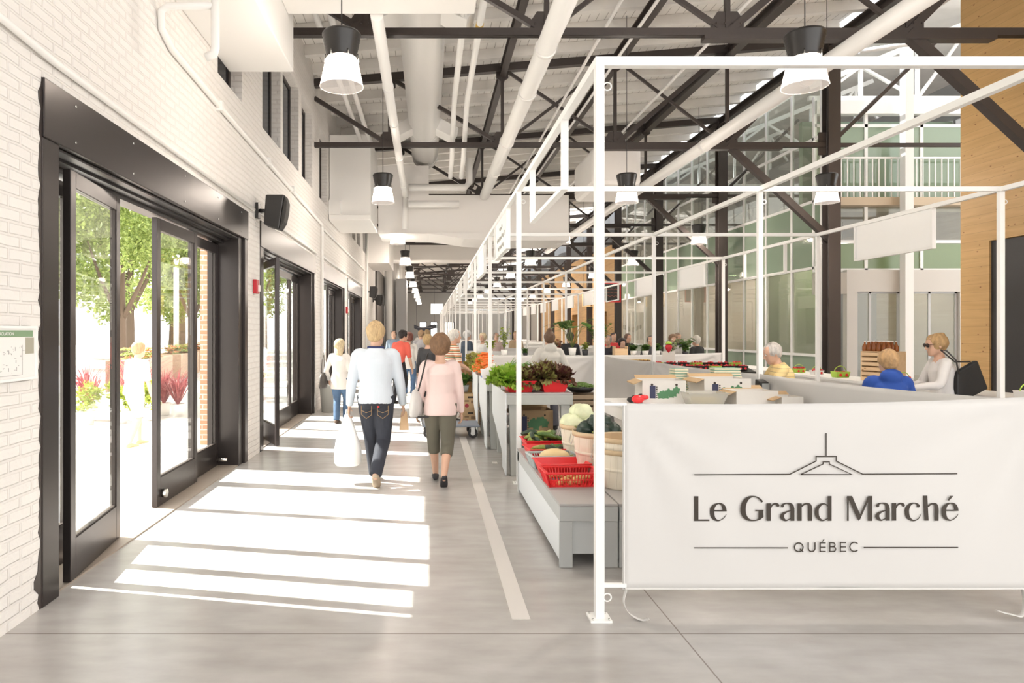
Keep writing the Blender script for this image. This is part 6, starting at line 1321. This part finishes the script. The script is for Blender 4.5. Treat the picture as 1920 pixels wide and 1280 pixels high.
for k,(x,y,s,lab) in enumerate(spots):
    r=E('tree',(x,y,-.02),0,lab,'tree'); f=protos[k%3] if not up[k%3] else protos[k%3].copy()
    if up[k%3]: COL.objects.link(f)
    up[k%3]=1; f.parent=r; f.location=(0,0,4.7*s); f.scale=(s,s,s*1.02); f.rotation_euler=(0,0,k*1.3)
    m=MB(); m.tube([(0,0,0),(.05,0,1.4*s),(.0,.1,2.8*s),(.1,0,4.5*s)],[.22*s,.17*s,.14*s,.06*s],9)
    for a in (0,2.1,4.2): m.tube([(.02,.05,2.0*s),(.7*s*math.cos(a),.7*s*math.sin(a),3.3*s),(1.3*s*math.cos(a),1.3*s*math.sin(a),4.8*s)],[.1*s,.07*s,.03*s],7)
    m.build('trunk',M_BARK,r)
M_PLK=wood_mat('planter_boards',(.42,.28,.19),(.33,.21,.14),'y',plank=.16,knots=False)
for k,(y,x) in enumerate(((20.5,-8.6),(25.2,-9.3),(30,-10.2),(35.5,-11.4))):
    r=E('planter',(x,y,-.02),R(10),'long wooden planter with orange flowers outside, %s of the row'%['nearest','second','third','farthest'][k],'planter'); MB().box(-.5,.5,-2,2,0,.85).build('planter_box',M_PLK,r,bevel=.02)
    lf=leafcloud(30+k,900,.5,.07,None); lf.v=[(x_*.9,y_*3.6,.98+z_*.28) for x_,y_,z_ in lf.v]; lf.build('greenery',M_TL[1],r,fix=False)
    fl=leafcloud(40+k,500,.5,.05,None); fl.v=[(x_*.95,y_*3.7,1.0+z_*.3) for x_,y_,z_ in fl.v]; fl.build('flowers',mat('orange_bloom',(.85,.22,.06),.6),r,fix=False)
lp=E('lamp_post',(-11.1,30,-.02),0,'slim white lamp post outside beyond the planters','lamp post'); MB().tube([(0,0,0),(0,0,4.8)],.11,14).build('post',M_STEELW,lp); MB().box(-.12,.12,-.12,.12,4.8,5.0).build('lamp_head',M_STEELW,lp)
# potted flowers outside
M_GR=leafmat('red_grass_leaf',(.32,.05,.07),(.50,.14,.14)); gp=None
kinds={'red':M_GR,'yel':M_LF2}
for k,(x,y,kd,h,lab) in enumerate([(-4.85,13.2,'red',.75,'red-leaved grass in a white pot, rightmost of the outdoor pots'),(-5.2,13.4,'red',.8,'red-leaved grass in a white pot beside the rightmost one'),(-5.15,12.6,'yel',.6,'yellow-green bush in a pot before the red grasses'),(-5.6,13.0,'red',1.1,'tall red-leaved grass in a white pot behind the passer-by'),(-5.5,12.2,'yel',.6,'yellow-green bush in a pot near the passer-by'),(-6.0,12.0,'yel',.7,'yellow-green bush seen through the nearest open leaf'),(-6.3,12.6,'red',.9,'red-leaved grass seen through the nearest open leaf'),(-4.6,14.6,'yel',.5,'yellow-green bush by the brick pier outside'),(-4.3,17,'yel',.6,'yellow-green bush outside the second doorway'),(-5.0,20,'red',.9,'red-leaved grass outside the second doorway')]):
    r=E('potted_plant',(x,y,-.018),k,lab,'plant'); MB().lathe([(0,0),(.10,0),(.14,.24),(.125,.24),(.12,.2),(0,.2)],n=18).build('pot',M_WHITE,r); rn4=random.Random(k); b=MB()
    if kd=='red':
        for q in range(110):
            a=rn4.random()*6.28; sp_=rn4.uniform(.3,1.1); L=h*rn4.uniform(.6,1.1); v,f=blade(Vector((0,0,.2)),Vector((math.cos(a)*L*sp_*.4,math.sin(a)*L*sp_*.4,.2+L*.65)),Vector((math.cos(a)*L*sp_,math.sin(a)*L*sp_,.2+L*.9)),.010); b.add(v,f)
    else:
        b=leafcloud(60+k,700,.3,.045,None); b.v=[(x_*.9,y_*.9,.45+z_*.75) for x_,y_,z_ in b.v]
    b.build('leaves',kinds[kd],r,fix=False)
# far side of the street
S(MB().box(-45,-44,-10,90,-.02,3.2).build('wall_street_far',mat('pale_far_wall',(.7,.68,.65),.8)))
